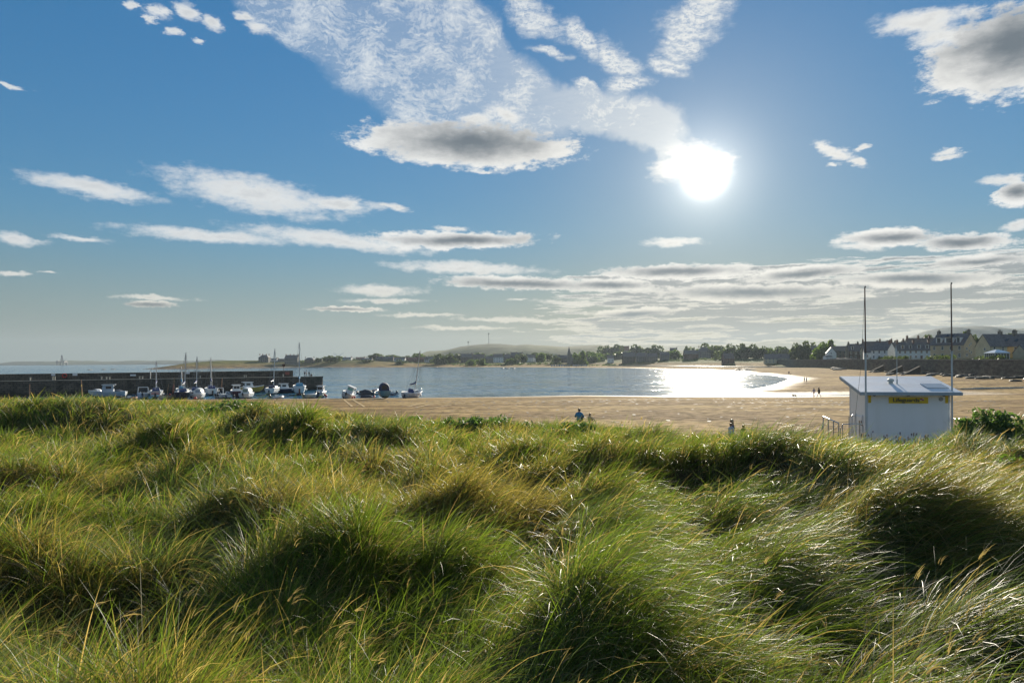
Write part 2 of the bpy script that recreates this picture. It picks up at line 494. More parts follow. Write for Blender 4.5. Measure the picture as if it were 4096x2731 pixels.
def build_beach():
    na, nr = 420, 330
    a = np.linspace(math.radians(-42), math.radians(44), na)
    r = np.geomspace(20, 1900, nr)
    A, R = np.meshgrid(a, r)
    X, Y = R * np.sin(A), R * np.cos(A)
    d = coast_dist(X, Y)
    Z = beach_h(X, Y, d)
    me = np_mesh('beach', np.stack([X, Y, Z], -1).reshape(-1, 3), grid_faces(nr, na)[:, ::-1])
    wet = me.attributes.new('wet', 'FLOAT', 'POINT')
    wv = sstep(11, 0.5, d + 7 * fbm(X * 0.05, Y * 0.08, 3)) * (R < 1500)
    wet.data.foreach_set('value', wv.ravel().astype(np.float32))
    gr = me.attributes.new('grassy', 'FLOAT', 'POINT')
    fw = sstep(430, 640, Y)
    wx = np.interp(Y, WALL_LINE[:, 1], WALL_LINE[:, 0])
    d0 = np.interp(X, [-100, 60, 110, 180, 260], [40, 70, 205, 205, 110])
    gv = np.maximum(sstep(d0 + 30, d0 + 85, d + 40 * fbm(X * .02, Y * .02, 3)) * fw, sstep(-1.0, 0.5, X - wx + np.clip((Y - 340) * .03, 0, 7)) * sstep(150, 170, Y) * sstep(800, 740, Y))
    gv = np.maximum(gv, sstep(10, 60, d + 20 * fbm(X * .03, Y * .03, 3)) * sstep(-120, -260, X) * fw)
    gr.data.foreach_set('value', gv.ravel().astype(np.float32))
    # rubble / rock right at the headland's waterline
    rk = me.attributes.new('rocky', 'FLOAT', 'POINT')
    rv = sstep(-60, -200, X) * fw * sstep(40, 10, d) + sstep(-200, -100, X) * sstep(20, -60, X) * fw * sstep(18, 6, d) * 0.8
    rk.data.foreach_set('value', np.clip(rv, 0, 1).ravel().astype(np.float32))
    m, g, out = new_mat('sand')
    co = g.add('ShaderNodeTexCoord').outputs['Object']
    def attr(n):
        return g.add('ShaderNodeAttribute', attribute_name=n).outputs['Fac']
    n1 = g.noise(g.vmath('MULTIPLY', co, (0.10, 0.22, 1.0)), 1.0, 5.0, 0.6)
    n2 = g.noise(g.vmath('MULTIPLY', co, (0.9, 1.6, 1.0)), 1.0, 5.0, 0.65)
    n3 = g.noise(co, 3.2, 4.0, 0.6)
    n0 = g.noise(g.vmath('MULTIPLY', co, (0.05, 0.14, 1.0)), 1.0, 5.0, 0.62)
    base = g.mix(g.ramp(n1, 0.3, 0.7), (0.34, 0.222, 0.085), (0.46, 0.325, 0.14))
    base = g.mix(g.math('MULTIPLY', g.ramp(n2, 0.42, 0.70), 0.7), base, (0.22, 0.14, 0.07))
    base = g.mix(g.math('MULTIPLY', g.math('MULTIPLY', g.ramp(n0, 0.42, 0.58), g.ramp(n2, 0.25, 0.52, 0.35, 1.0)), 0.85), base, (0.16, 0.10, 0.045))
    wetv = attr('wet')
    base = g.mix(g.math('MULTIPLY', wetv, 0.75), base, (0.20, 0.135, 0.07))
    grass = g.mix(g.ramp(g.noise(co, 0.05, 5.0, 0.65), 0.35, 0.65), (0.085, 0.10, 0.035), (0.17, 0.17, 0.06))
    base = g.mix(attr('grassy'), base, grass)
    base = g.mix(g.math('MULTIPLY', attr('rocky'), g.ramp(g.noise(co, 0.08, 4.0, 0.6), 0.35, 0.6)), base, (0.06, 0.05, 0.04))
    # trampled sand: slopes straight from noise so that the relief holds with distance
    sl = g.vmath('SUBTRACT', g.noise(g.vmath('MULTIPLY', co, (0.8, 1.3, 1.0)), 1.0, 5.0, 0.65, color=True), (0.5, 0.5, 0.5))
    geo = g.add('ShaderNodeNewGeometry').outputs['Normal']
    dry = g.math('SUBTRACT', 1.0, g.math('MULTIPLY', wetv, 0.85))
    # footprints: the shade in their dips is painted as dark spots
    vo = g.add('ShaderNodeTexVoronoi')
    vo.inputs['Scale'].default_value = 1.0
    g.put(vo.inputs['Vector'], g.vmath('MULTIPLY', co, (0.75, 1.0, 0.0)))
    trod = g.ramp(g.noise(g.vmath('MULTIPLY', co, (0.06, 0.12, 1.0)), 1.0, 3.0, 0.5), 0.42, 0.6)
    print_shade = g.math('MULTIPLY', g.ramp(vo.outputs['Distance'], 0.10, 0.34, 0.8, 0.0), trod)
    base = g.mix(g.math('MULTIPLY', print_shade, g.math('SUBTRACT', 1.0, attr('grassy'))), base, (0.15, 0.10, 0.055))
    sl = g.vmath('SCALE', g.vmath('MULTIPLY', sl, (1.25, 1.25, 0.0)), s=dry)
    nrm = g.vmath('NORMALIZE', g.vmath('ADD', geo, sl))
    rough = g.math('SUBTRACT', 1.0, g.math('MULTIPLY', wetv, 0.5))
    principled(g, out, base, rough, g.math('ADD', 0.02, g.math('MULTIPLY', wetv, 0.3)), 0.0, nrm)
    o = link('beach', me, m)
    o['kind'] = 'structure'
    return o
build_beach()

# ------------------------------------------------------------------ water
def water_mat(name, scale=1.0, amp=1.0):
    """wave slopes come straight from noise, so that they hold at any distance"""
    m, g, out = new_mat(name)
    co = g.add('ShaderNodeTexCoord').outputs['Object']
    def slope(sx, sy, det, a):
        c = g.noise(g.vmath('MULTIPLY', co, (sx * scale, sy * scale, 1.0)), 1.0, det, 0.6, color=True)
        return g.vmath('SCALE', g.vmath('SUBTRACT', c, (0.5, 0.5, 0.5)), s=a)
    gust = g.noise(g.vmath('MULTIPLY', co, (0.008, 0.03, 1.0)), 1.0, 4.0, 0.6)
    v = g.vmath('ADD', slope(0.05, 0.14, 4.0, 0.8), slope(0.45, 0.9, 4.0, 0.9))
    v = g.vmath('SCALE', v, s=g.math('MULTIPLY', g.ramp(gust, 0.3, 0.7, 0.6, 1.2), amp))
    v = g.vmath('MULTIPLY', v, (1.0, 1.0, 0.0))
    nrm = g.vmath('NORMALIZE', g.vmath('ADD', v, (0.0, 0.0, 1.0)))
    base = g.mix(g.ramp(gust, 0.35, 0.65), (0.012, 0.105, 0.20), (0.03, 0.14, 0.225))
    b = principled(g, out, base, 0.10, 0.29, 0.0, nrm)
    b.inputs['IOR'].default_value = 1.33
    return m
def build_water():
    na, nr = 200, 260
    a = np.linspace(math.radians(-60), math.radians(60), na)
    r = np.geomspace(70, 14000, nr)
    A, R = np.meshgrid(a, r)
    X, Y = R * np.sin(A), R * np.cos(A)
    d = -coast_dist(X, Y)
    # small breakers running in along the near shore
    ph = d / 5.5 + 1.5 * fbm(X * 0.03, Y * 0.03, 2)
    Z = 0.05 * np.maximum(np.sin(ph * 2 * math.pi), 0) ** 3 * sstep(60, 4, d) * sstep(0, 2, d) * (R < 400)
    me = np_mesh('sea', np.stack([X, Y, Z], -1).reshape(-1, 3), grid_faces(nr, na)[:, ::-1])
    o = link('sea', me, water_mat('sea_water'))
    o['kind'] = 'structure'
build_water()

def drape_strip(name, pts, z0, lift=0.03):
    """a shallow sheet of water lying in a hollow of the sand"""
    n = len(pts) // 2
    v = []
    for x, y in pts:
        v.append((x, y, z0 + lift))
    f = [(i, i + 1, 2 * n - 2 - i, 2 * n - 1 - i) for i in range(n - 1)]
    me = bpy.data.meshes.new(name)
    me.from_pydata(v, [], f)
    o = link(name, me, STREAM)
    o['kind'] = 'structure'
STREAM = water_mat('stream_water', 3.0, 0.25)
# ------------------------------------------------------------------ dunes
_edge = [(-70, 66), (-48.7, 65), (-35, 62), (-21.9, 57), (-12.6, 46), (-4.8, 38.5), (3.1, 34.5), (7.4, 31.5), (9.4, 28), (11.7, 26.3),
         (13.8, 27), (17.8, 28), (21, 28), (40, 30)]
_ex, _ey = np.array([e[0] for e in _edge]), np.array([e[1] for e in _edge])
def edge_t(X, Y):
    return np.interp(X, _ex, _ey) - Y + 1.6 * fbm(X * 0.25, Y * 0.25, 3)
# hummocks: photo position of the crest on a 2352-wide copy, crest height, radii (across, along the view), rise
_hum = [(60, 960, 4.6, 5.0, 2.2, 0.85), (190, 952, 4.6, 4.5, 2.2, 0.85), (400, 1022, 4.7, 2.2, 1.3, 0.75), (560, 1002, 4.7, 2.4, 1.4, 0.8), (690, 996, 4.7, 2.2, 1.3, 0.75),
        (860, 1010, 4.6, 1.8, 1.2, 0.6), (40, 1098, 4.8, 1.6, 1.1, 0.75), (330, 1085, 4.6, 1.6, 1.0, 0.45), (560, 1105, 4.6, 1.7, 1.0, 0.5),
        (620, 1185, 4.6, 1.5, 0.9, 0.45), (130, 1295, 4.7, 1.3, 0.9, 0.5), (600, 1265, 4.7, 1.0, 0.8, 0.5), (760, 1255, 4.7, 0.9, 0.8, 0.45),
        (1080, 1185, 4.55, 0.9, 0.8, 0.45), (980, 1062, 4.5, 2.0, 1.2, 0.4), (1240, 1048, 4.5, 1.8, 1.1, 0.4), (1420, 1075, 4.4, 1.6, 1.0, 0.35),
        (1750, 1080, 4.4, 2.2, 1.1, 0.5), (1980, 1100, 4.4, 2.0, 1.1, 0.45), (2050, 1235, 4.6, 1.4, 0.9, 0.55), (2280, 1270, 4.7, 1.2, 0.9, 0.55),
        (1320, 1400, 4.7, 0.7, 0.7, 0.4), (1450, 1330, 4.6, 0.9, 0.7, 0.35), (1745, 988, 4.0, 1.9, 2.4, -0.5), (2290, 1000, 4.3, 1.7, 1.6, 0.75), (2340, 1040, 4.5, 1.5, 1.2, 0.4), (1900, 1010, 3.8, 2.2, 2.2, -0.4), (1690, 1010, 3.9, 2.4, 2.6, -0.38), (1560, 1000, 3.9, 2.0, 2.4, -0.25), (2060, 1010, 3.8, 2.4, 2.2, -0.45),
        (300, 1340, 4.2, 0.9, 0.8, -0.5), (910, 1290, 4.2, 0.9, 0.9, -0.55), (1680, 1240, 4.2, 1.3, 0.9, -0.55), (1230, 1330, 4.2, 0.8, 0.8, -0.4),
        (180, 1180, 4.2, 1.6, 1.0, -0.35), (950, 1180, 4.2, 1.2, 0.9, -0.35), (1560, 1440, 4.2, 0.8, 0.7, -0.35)]
_humP = [P(x * 1.7415, y * 1.7415, z) + (rx, ry, h) for x, y, z, rx, ry, h in _hum]
# how high the dune crest reaches, read off the photograph's skyline of the grass
_sky = [(-600, 1572), (0, 1577), (500, 1588), (900, 1592), (1050, 1596), (1300, 1615), (1700, 1648), (2048, 1658), (2300, 1672), (2700, 1698), (3000, 1726), (3300, 1762), (3430, 1790), (3560, 1798), (3730, 1790), (3830, 1730),
        (3950, 1694), (4096, 1702), (4700, 1720)]
_skl = [lev(x, y) for x, y in _sky]
_sku, _skv = np.array([a / F for a, b in _skl]), np.array([b / F for a, b in _skl])
_cj = rng.random((64, 64, 3))
def tussock_bumps(X, Y, cell):
    """rounded hummocks on a jittered grid with creases between them"""
    u, v = X / cell, Y / cell
    iu, iv = np.floor(u).astype(int), np.floor(v).astype(int)
    best = np.full(np.shape(X), 0.0)
    for a in (-1, 0, 1):
        for b in (-1, 0, 1):
            j = _cj[(iu + a) & 63, (iv + b) & 63]
            d2 = (u - iu - a - j[..., 0]) ** 2 + (v - iv - b - j[..., 1]) ** 2
            best = np.maximum(best, (0.45 + 0.55 * j[..., 2]) * np.maximum(1 - d2 / 0.62, 0) ** 0.8)
    return best
def dune_h(X, Y):
    X, Y = np.asarray(X, float), np.asarray(Y, float)
    t = edge_t(X, Y)
    base = 3.48 + 0.02 * np.clip(30 - Y, 0, 30) + 0.35 * sstep(7, 1.0, Y)
    z = base
    for hx, hy, rx, ry, h in _humP:
        rn = np.where(Y < hy, ry * 0.6, ry * 1.25)       # steep towards the camera, gentle on the lee side
        z = z + 1.15 * h * np.exp(-((X - hx) / rx) ** 2 - ((Y - hy) / rn) ** 2)
    z = z + 0.5 * fbm(X * 0.22 + 5, Y * 0.30, 3) + 0.4 * fbm(X * 0.62, Y * 0.8 + 3, 3)
    wx, wy = X + 0.5 * fbm(X * .8, Y * .8, 2), Y + 0.5 * fbm(X * .8 + 9, Y * .8, 2)
    z = z + (0.85 * tussock_bumps(wx, wy * 1.15, 1.75) - 0.36) * sstep(45, 18, Y) + 0.12 * tussock_bumps(wx + 7, wy, 0.8)
    Ys = np.maximum(Y, 3.0)
    cap = ZC - np.interp(X / Ys, _sku, _skv) * Ys - 0.45 + 3.0 * sstep(13, 7, Y)
    z = -0.10 * np.log(np.exp(-z / 0.10) + np.exp(-cap / 0.10))
    k = sstep(-2.2, 2.6, t)
    return z * k + 1.4 * (1 - k)

def build_dunes():
    nu, nv = 300, 330
    v = np.geomspace(1.2, 75, nv)
    u = np.linspace(-1.15, 1.15, nu)
    U, Vv = np.meshgrid(u, v)
    X, Y = U * (Vv + 2.0), Vv - 2.5 + 0 * U
    Z = dune_h(X, Y)
    me = np_mesh('dune_ground', np.stack([X, Y, Z], -1).reshape(-1, 3), grid_faces(nv, nu))
    m, g, out = new_mat('dune_soil')
    co = g.add('ShaderNodeTexCoord').outputs['Object']
    n = g.noise(co, 2.0, 6.0, 0.65)
    n2 = g.noise(co, 14.0, 4.0, 0.65)
    base = g.mix(g.ramp(n, 0.35, 0.65), (0.035, 0.033, 0.016), (0.085, 0.07, 0.035))
    principled(g, out, base, 1.0, 0.05, 0.0, bump(g, g.math('ADD', n, n2), 0.8, 0.06))
    o = link('dune_ground', me, m)
    o['kind'] = 'structure'
build_dunes()

# ------------------------------------------------------------------ marram grass
def grass_mat():
    m, g, out = new_mat('marram')
    col = g.add('ShaderNodeAttribute', attribute_name='tint').outputs['Color']
    b = g.add('ShaderNodeBsdfPrincipled')
    g.put(b.inputs['Base Color'], col)
    b.inputs['Roughness'].default_value = 0.45
    b.inputs['Specular IOR Level'].default_value = 0.34
    tr = g.add('ShaderNodeBsdfTranslucent')
    g.put(tr.inputs['Color'], g.vmath('MULTIPLY', col, (2.05, 1.9, 0.9)))
    mx = g.add('ShaderNodeMixShader')
    mx.inputs[0].default_value = 0.50
    g.t.links.new(b.outputs[0], mx.inputs[1])
    g.t.links.new(tr.outputs[0], mx.inputs[2])
    g.t.links.new(mx.outputs[0], out.inputs[0])
    return m

def blades(root, heading, th0, curl, length, width, nseg, tint_root, tint_tip, twist):
    """ribbon blades; root (n,3). returns verts, faces(quads), tint"""
    n = len(root)
    s = np.linspace(0, 1, nseg + 1)
    th = th0[:, None] + curl[:, None] * s[None, :] ** 1.4          # lean from the vertical
    mid = 0.5 * (th[:, 1:] + th[:, :-1])
    step = length[:, None] / nseg
    hx, hy = np.cos(heading), np.sin(heading)
    dxy = np.concatenate([np.zeros((n, 1)), np.cumsum(np.sin(mid) * step, 1)], 1)
    dz = np.concatenate([np.zeros((n, 1)), np.cumsum(np.cos(mid) * step, 1)], 1)
    px = root[:, 0:1] + hx[:, None] * dxy
    py = root[:, 1:2] + hy[:, None] * dxy
    pz = root[:, 2:3] + dz
    w = width[:, None] * 0.5 * np.maximum(1 - s[None, :] ** 2.2, 0.06)
    # side direction: horizontal normal of the heading, twisted out of the plane
    sx, sy = -hy[:, None], hx[:, None]
    ct, stw = np.cos(twist)[:, None], np.sin(twist)[:, None]
    nx, ny, nz = np.cos(th) * hx[:, None], np.cos(th) * hy[:, None], -np.sin(th)
    ax, ay, az_ = sx * ct + nx * stw, sy * ct + ny * stw, nz * stw
    L = np.stack([px - ax * w, py - ay * w, pz - az_ * w], -1)
    R = np.stack([px + ax * w, py + ay * w, pz + az_ * w], -1)
    V = np.stack([L, R], 2).reshape(n * (nseg + 1) * 2, 3)
    base = (np.arange(n) * (nseg + 1) * 2)[:, None] + (np.arange(nseg) * 2)[None, :]
    Fq = np.stack([base, base + 1, base + 3, base + 2], -1).reshape(-1, 4)
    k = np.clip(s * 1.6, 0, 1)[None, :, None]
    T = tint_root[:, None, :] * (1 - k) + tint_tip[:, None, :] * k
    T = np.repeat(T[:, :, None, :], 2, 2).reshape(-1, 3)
    return V, Fq, T

def join_mesh(name, parts, mat):
    V = np.concatenate([p[0] for p in parts])
    off = np.cumsum([0] + [len(p[0]) for p in parts[:-1]])
    Fq = np.concatenate([p[1] + o for p, o in zip(parts, off)])
    T = np.concatenate([p[2] for p in parts])
    me = np_mesh(name, V, Fq)
    at_ = me.attributes.new('tint', 'FLOAT_COLOR', 'POINT')
    at_.data.foreach_set('color', np.concatenate([T, np.ones((len(T), 1))], 1).astype(np.float32).ravel())
    me.materials.append(mat)
    return me

GRASS = grass_mat()
def palette(n, X, Y):
    fresh = np.array([0.086, 0.138, 0.022])
    blue = np.array([0.066, 0.098, 0.052])
    olive = np.array([0.150, 0.138, 0.042])
    straw = np.array([0.31, 0.25, 0.135])
    a = fbm(X * 0.35, Y * 0.35, 3) * 2.2 + rng.normal(0, 0.35, n)
    b = fbm(X * 0.5 + 40, Y * 0.5, 3) * 2.0 + rng.normal(0, 0.3, n)
    c = np.where((a > 0.34)[:, None], olive, np.where((b > 0.15)[:, None], blue, fresh))
    c = np.where((rng.random(n) < 0.09 + 0.10 * np.clip(b, 0, 1))[:, None], straw, c)
    return c * rng.uniform(0.72, 1.42, (n, 1))

def build_grass():
    parts = []
    # (near, far, tussocks, blades per tussock, segments)
    bands = [(2.6, 5.2, 210, 210, 7), (5.2, 8.5, 560, 165, 6), (8.5, 14, 1300, 105, 5), (14, 24, 3000, 48, 3), (24, 42, 5200, 22, 2), (42, 70, 4500, 12, 2)]
    for y0, y1, nt, nb, seg in bands:
        m_ = nt * 4
        Y = np.sqrt(rng.uniform(y0 ** 2, y1 ** 2, m_))
        X = rng.uniform(-1, 1, m_) * (0.80 * Y + 1.6)
        ok = edge_t(X, Y) > rng.uniform(-0.6, 1.4, m_)
        # hollows between the tussocks stay thin
        ok &= (tussock_bumps(X + 0.5 * fbm(X * .8, Y * .8, 2), (Y + 0.5 * fbm(X * .8 + 9, Y * .8, 2)) * 1.15, 1.75) > rng.uniform(0.0, 0.5, m_)) | (Y > 24)
        X, Y = X[ok][:nt], Y[ok][:nt]
        n_t = len(X)
        big = rng.uniform(0.55, 1.35, n_t)
        cnt = np.maximum((nb * big ** 1.5 * rng.uniform(0.6, 1.4, n_t)).astype(int), 4)
        ti = np.repeat(np.arange(n_t), cnt)
        n = len(ti)
        rad = (0.26 * big)[ti] * (1.0 + Y[ti] * 0.012)
        ang = rng.uniform(0, 2 * math.pi, n)
        q = np.sqrt(rng.random(n))
        rr = q * rad
        bx, by = X[ti] + np.cos(ang) * rr, Y[ti] + np.sin(ang) * rr
        # every tussock stands on its own little rise
        bz = dune_h(bx, by) - 0.04 + (0.16 * big[ti] * (1 - q ** 2)) * (by < 30)
        wind = 0.30 + 0.70 * sstep(-2, 4, bx) * sstep(20, 6, by) + 0.7 * fbm(bx * 0.3 + 9, by * 0.3, 2)
        wind = np.clip(wind, 0.05, 1.3)
        wdir = -0.25 + 0.9 * fbm(bx * 0.25, by * 0.25 + 30, 2) + rng.normal(0, 0.4, n)
        ox, oy = np.cos(ang) * q, np.sin(ang) * q
        hx, hy = ox * 1.15 + 1.25 * wind * np.cos(wdir), oy * 1.15 + 1.25 * wind * np.sin(wdir)
        heading = np.arctan2(hy, hx) + rng.normal(0, 0.22, n)
        tl = (0.72 + 0.34 * big)[ti]
        length = np.clip(rng.normal(0.66, 0.18, n), 0.18, 1.1) * tl * (0.85 + 0.3 * wind)
        th0 = np.abs(rng.normal(0.10, 0.14, n)) + 0.45 * q * rng.uniform(.4, 1.2, n) + 0.22 * wind
        curl = np.abs(rng.normal(0.7, 0.45, n)) + 0.5 * wind + 0.3 * q
        width = np.maximum(rng.uniform(0.0035, 0.0085, n), 0.60 * by / 682.0 * rng.uniform(0.7, 1.25, n))
        tint = np.repeat(rng.normal(0, 1, (n_t, 1)), 3, 1) * [0.10, 0.06, 0.10] + 1.0
        tip = palette(n, bx, by) * np.clip(tint, .7, 1.4)[ti]
        dead = rng.random(n) < 0.06 + 0.15 * q ** 3          # straw hanging round the skirt of the tussock
        tip = np.where(dead[:, None], np.array([0.30, 0.235, 0.13]) * rng.uniform(.6, 1.15, (n, 1)), tip)
        curl = np.where(dead, curl + 0.6, curl)
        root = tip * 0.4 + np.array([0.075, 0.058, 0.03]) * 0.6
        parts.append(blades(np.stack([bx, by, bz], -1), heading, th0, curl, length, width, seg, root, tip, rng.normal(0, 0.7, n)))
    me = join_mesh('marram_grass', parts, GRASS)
    o = link('marram_grass', me)
    o['kind'] = 'stuff'
    o['label'] = 'wind-combed green and straw marram grass covering the dunes'
    o['category'] = 'grass'
    print('grass polys', len(me.polygons))
build_grass()
# ------------------------------------------------------------------ part builder
class MB:
    def __init__(self):
        self.v, self.f = [], []
    def poly(self, pts, faces):
        o = len(self.v)
        self.v += [tuple(p) for p in pts]
        self.f += [tuple(i + o for i in f) for f in faces]
        return self
    def box(self, x0, x1, y0, y1, z0, z1):
        p = [(x0, y0, z0), (x1, y0, z0), (x1, y1, z0), (x0, y1, z0), (x0, y0, z1), (x1, y0, z1), (x1, y1, z1), (x0, y1, z1)]
        return self.poly(p, [(3, 2, 1, 0), (4, 5, 6, 7), (0, 1, 5, 4), (1, 2, 6, 5), (2, 3, 7, 6), (3, 0, 4, 7)])
    def prism(self, bottom, top):
        """two rings of the same length (bottom counter-clockwise from above), capped"""
        n = len(bottom)
        fs = [tuple(range(n - 1, -1, -1)), tuple(range(n, 2 * n))]
        fs += [(i, (i + 1) % n, n + (i + 1) % n, n + i) for i in range(n)]
        return self.poly(list(bottom) + list(top), fs)
    def loft(self, rings, closed=True, cap=True):
        n = len(rings[0])
        pts = [p for r in rings for p in r]
        fs = []
        for k in range(len(rings) - 1):
            for i in range(n if closed else n - 1):
                a, b = k * n + i, k * n + (i + 1) % n
                fs.append((a, b, b + n, a + n))
        if cap and closed:
            fs.append(tuple(range(n - 1, -1, -1)))
            fs.append(tuple(range((len(rings) - 1) * n, len(rings) * n)))
        return self.poly(pts, fs)
    def tube(self, pts, r, n=6):
        pts = [Vector(p) for p in pts]
        rs = r if isinstance(r, (list, tuple)) else [r] * len(pts)
        rings = []
        for i, p in enumerate(pts):
            d = (pts[min(i + 1, len(pts) - 1)] - pts[max(i - 1, 0)])
            d.normalize()
            a = Vector((0, 0, 1)) if abs(d.z) < 0.9 else Vector((1, 0, 0))
            u = d.cross(a).normalized()
            w = d.cross(u)
            rings.append([p + (u * math.cos(2 * math.pi * k / n) + w * math.sin(2 * math.pi * k / n)) * rs[i] for k in range(n)])
        return self.loft(rings)
    def lathe(self, prof, n=12, c=(0, 0, 0)):
        rings = [[(c[0] + r * math.cos(2 * math.pi * k / n), c[1] + r * math.sin(2 * math.pi * k / n), c[2] + z) for k in range(n)] for r, z in prof]
        return self.loft(rings)
    def ball(self, c, r, n=10, m=7):
        rs = r if isinstance(r, (tuple, list)) else (r, r, r)
        rings = []
        for j in range(1, m):
            t = math.pi * j / m
            rings.append([(c[0] + rs[0] * math.sin(t) * math.cos(2 * math.pi * k / n), c[1] + rs[1] * math.sin(t) * math.sin(2 * math.pi * k / n), c[2] - rs[2] * math.cos(t)) for k in range(n)])
        return self.loft(rings)
    def mesh(self, name, smooth=False):
        me = bpy.data.meshes.new(name)
        me.from_pydata([tuple(p) for p in self.v], [], self.f)
        me.update()
        if smooth:
            me.polygons.foreach_set('use_smooth', np.full(len(me.polygons), True))
        return me
    def build(self, name, mat, parent=None, smooth=False, loc=None):
        me = self.mesh(name, smooth)
        return link(name, me, mat, parent, loc)
def hz(X, Y):
    return float(beach_h(np.array([X]), np.array([Y]))[0])

GLASS = paint((0.03, 0.04, 0.05), 0.12, 0.1, 0.4, 0.6)
WFRAME = paint((0.70, 0.69, 0.65), 0.5, 0.05)
SLATE = paint((0.125, 0.115, 0.11), 0.55, 0.25, 1.2)
SLATE2 = paint((0.15, 0.12, 0.10), 0.6, 0.25, 1.0)
REDTILE = paint((0.22, 0.085, 0.05), 0.7, 0.25, 1.2)
STONE = paint((0.28, 0.23, 0.17), 0.9, 0.3, 1.0, dirt=0.3)
GREYSTONE = paint((0.21, 0.195, 0.17), 0.9, 0.3, 1.0, dirt=0.3)
DARKSTONE = paint((0.14, 0.115, 0.09), 0.9, 0.3, 1.0, dirt=0.3)
WHITE = paint((0.70, 0.70, 0.67), 0.8, 0.06, 0.6, dirt=0.1)
CREAM = paint((0.60, 0.51, 0.34), 0.85, 0.08, 0.6, dirt=0.1)
YELLOW = paint((0.56, 0.39, 0.17), 0.85, 0.08, 0.6, dirt=0.1)
PEACH = paint((0.52, 0.41, 0.27), 0.85, 0.08, 0.6, dirt=0.1)
BROWNRED = paint((0.19, 0.10, 0.07), 0.85, 0.2, 0.8, dirt=0.2)
POT = paint((0.33, 0.14, 0.08), 0.8, 0.2)
_win = {}
def window_mesh(w, h, detail):
    k = (round(w, 2), round(h, 2), detail)
    if k not in _win:
        if detail:
            fr = MB()
            t = 0.09
            fr.box(-w / 2, w / 2, -0.05, 0.08, 0, t).box(-w / 2, w / 2, -0.05, 0.08, h - t, h)
            fr.box(-w / 2, -w / 2 + t, -0.048, 0.08, t, h - t).box(w / 2 - t, w / 2, -0.048, 0.08, t, h - t)
            fr.box(-w / 2 + t, w / 2 - t, -0.03, 0.08, h / 2 - 0.04, h / 2 + 0.04)
            fr.box(-w / 2 - 0.08, w / 2 + 0.08, -0.12, 0.08, -0.1, -0.002)
            pn = MB().box(-w / 2 + 0.02, w / 2 - 0.02, -0.012, 0.05, 0.02, h - 0.02)
            a, b = fr.mesh('window'), pn.mesh('pane')
            a.materials.append(WFRAME)
            b.materials.append(GLASS)
            _win[k] = (a, b)
        else:
            a = MB().box(-w / 2, w / 2, -0.06, 0.05, 0, h).mesh('window')
            a.materials.append(GLASS)
            _win[k] = (a, None)
    return _win[k]
def put_window(parent, x, y, z, rz, w, h, detail, name='window'):
    a, b = window_mesh(w, h, detail)
    o = link(name, a, None, parent)
    o.location = (x, y, z)
    o.rotation_euler = (0, 0, rz)
    if b is not None:
        link('pane', b, None, o)
    return o

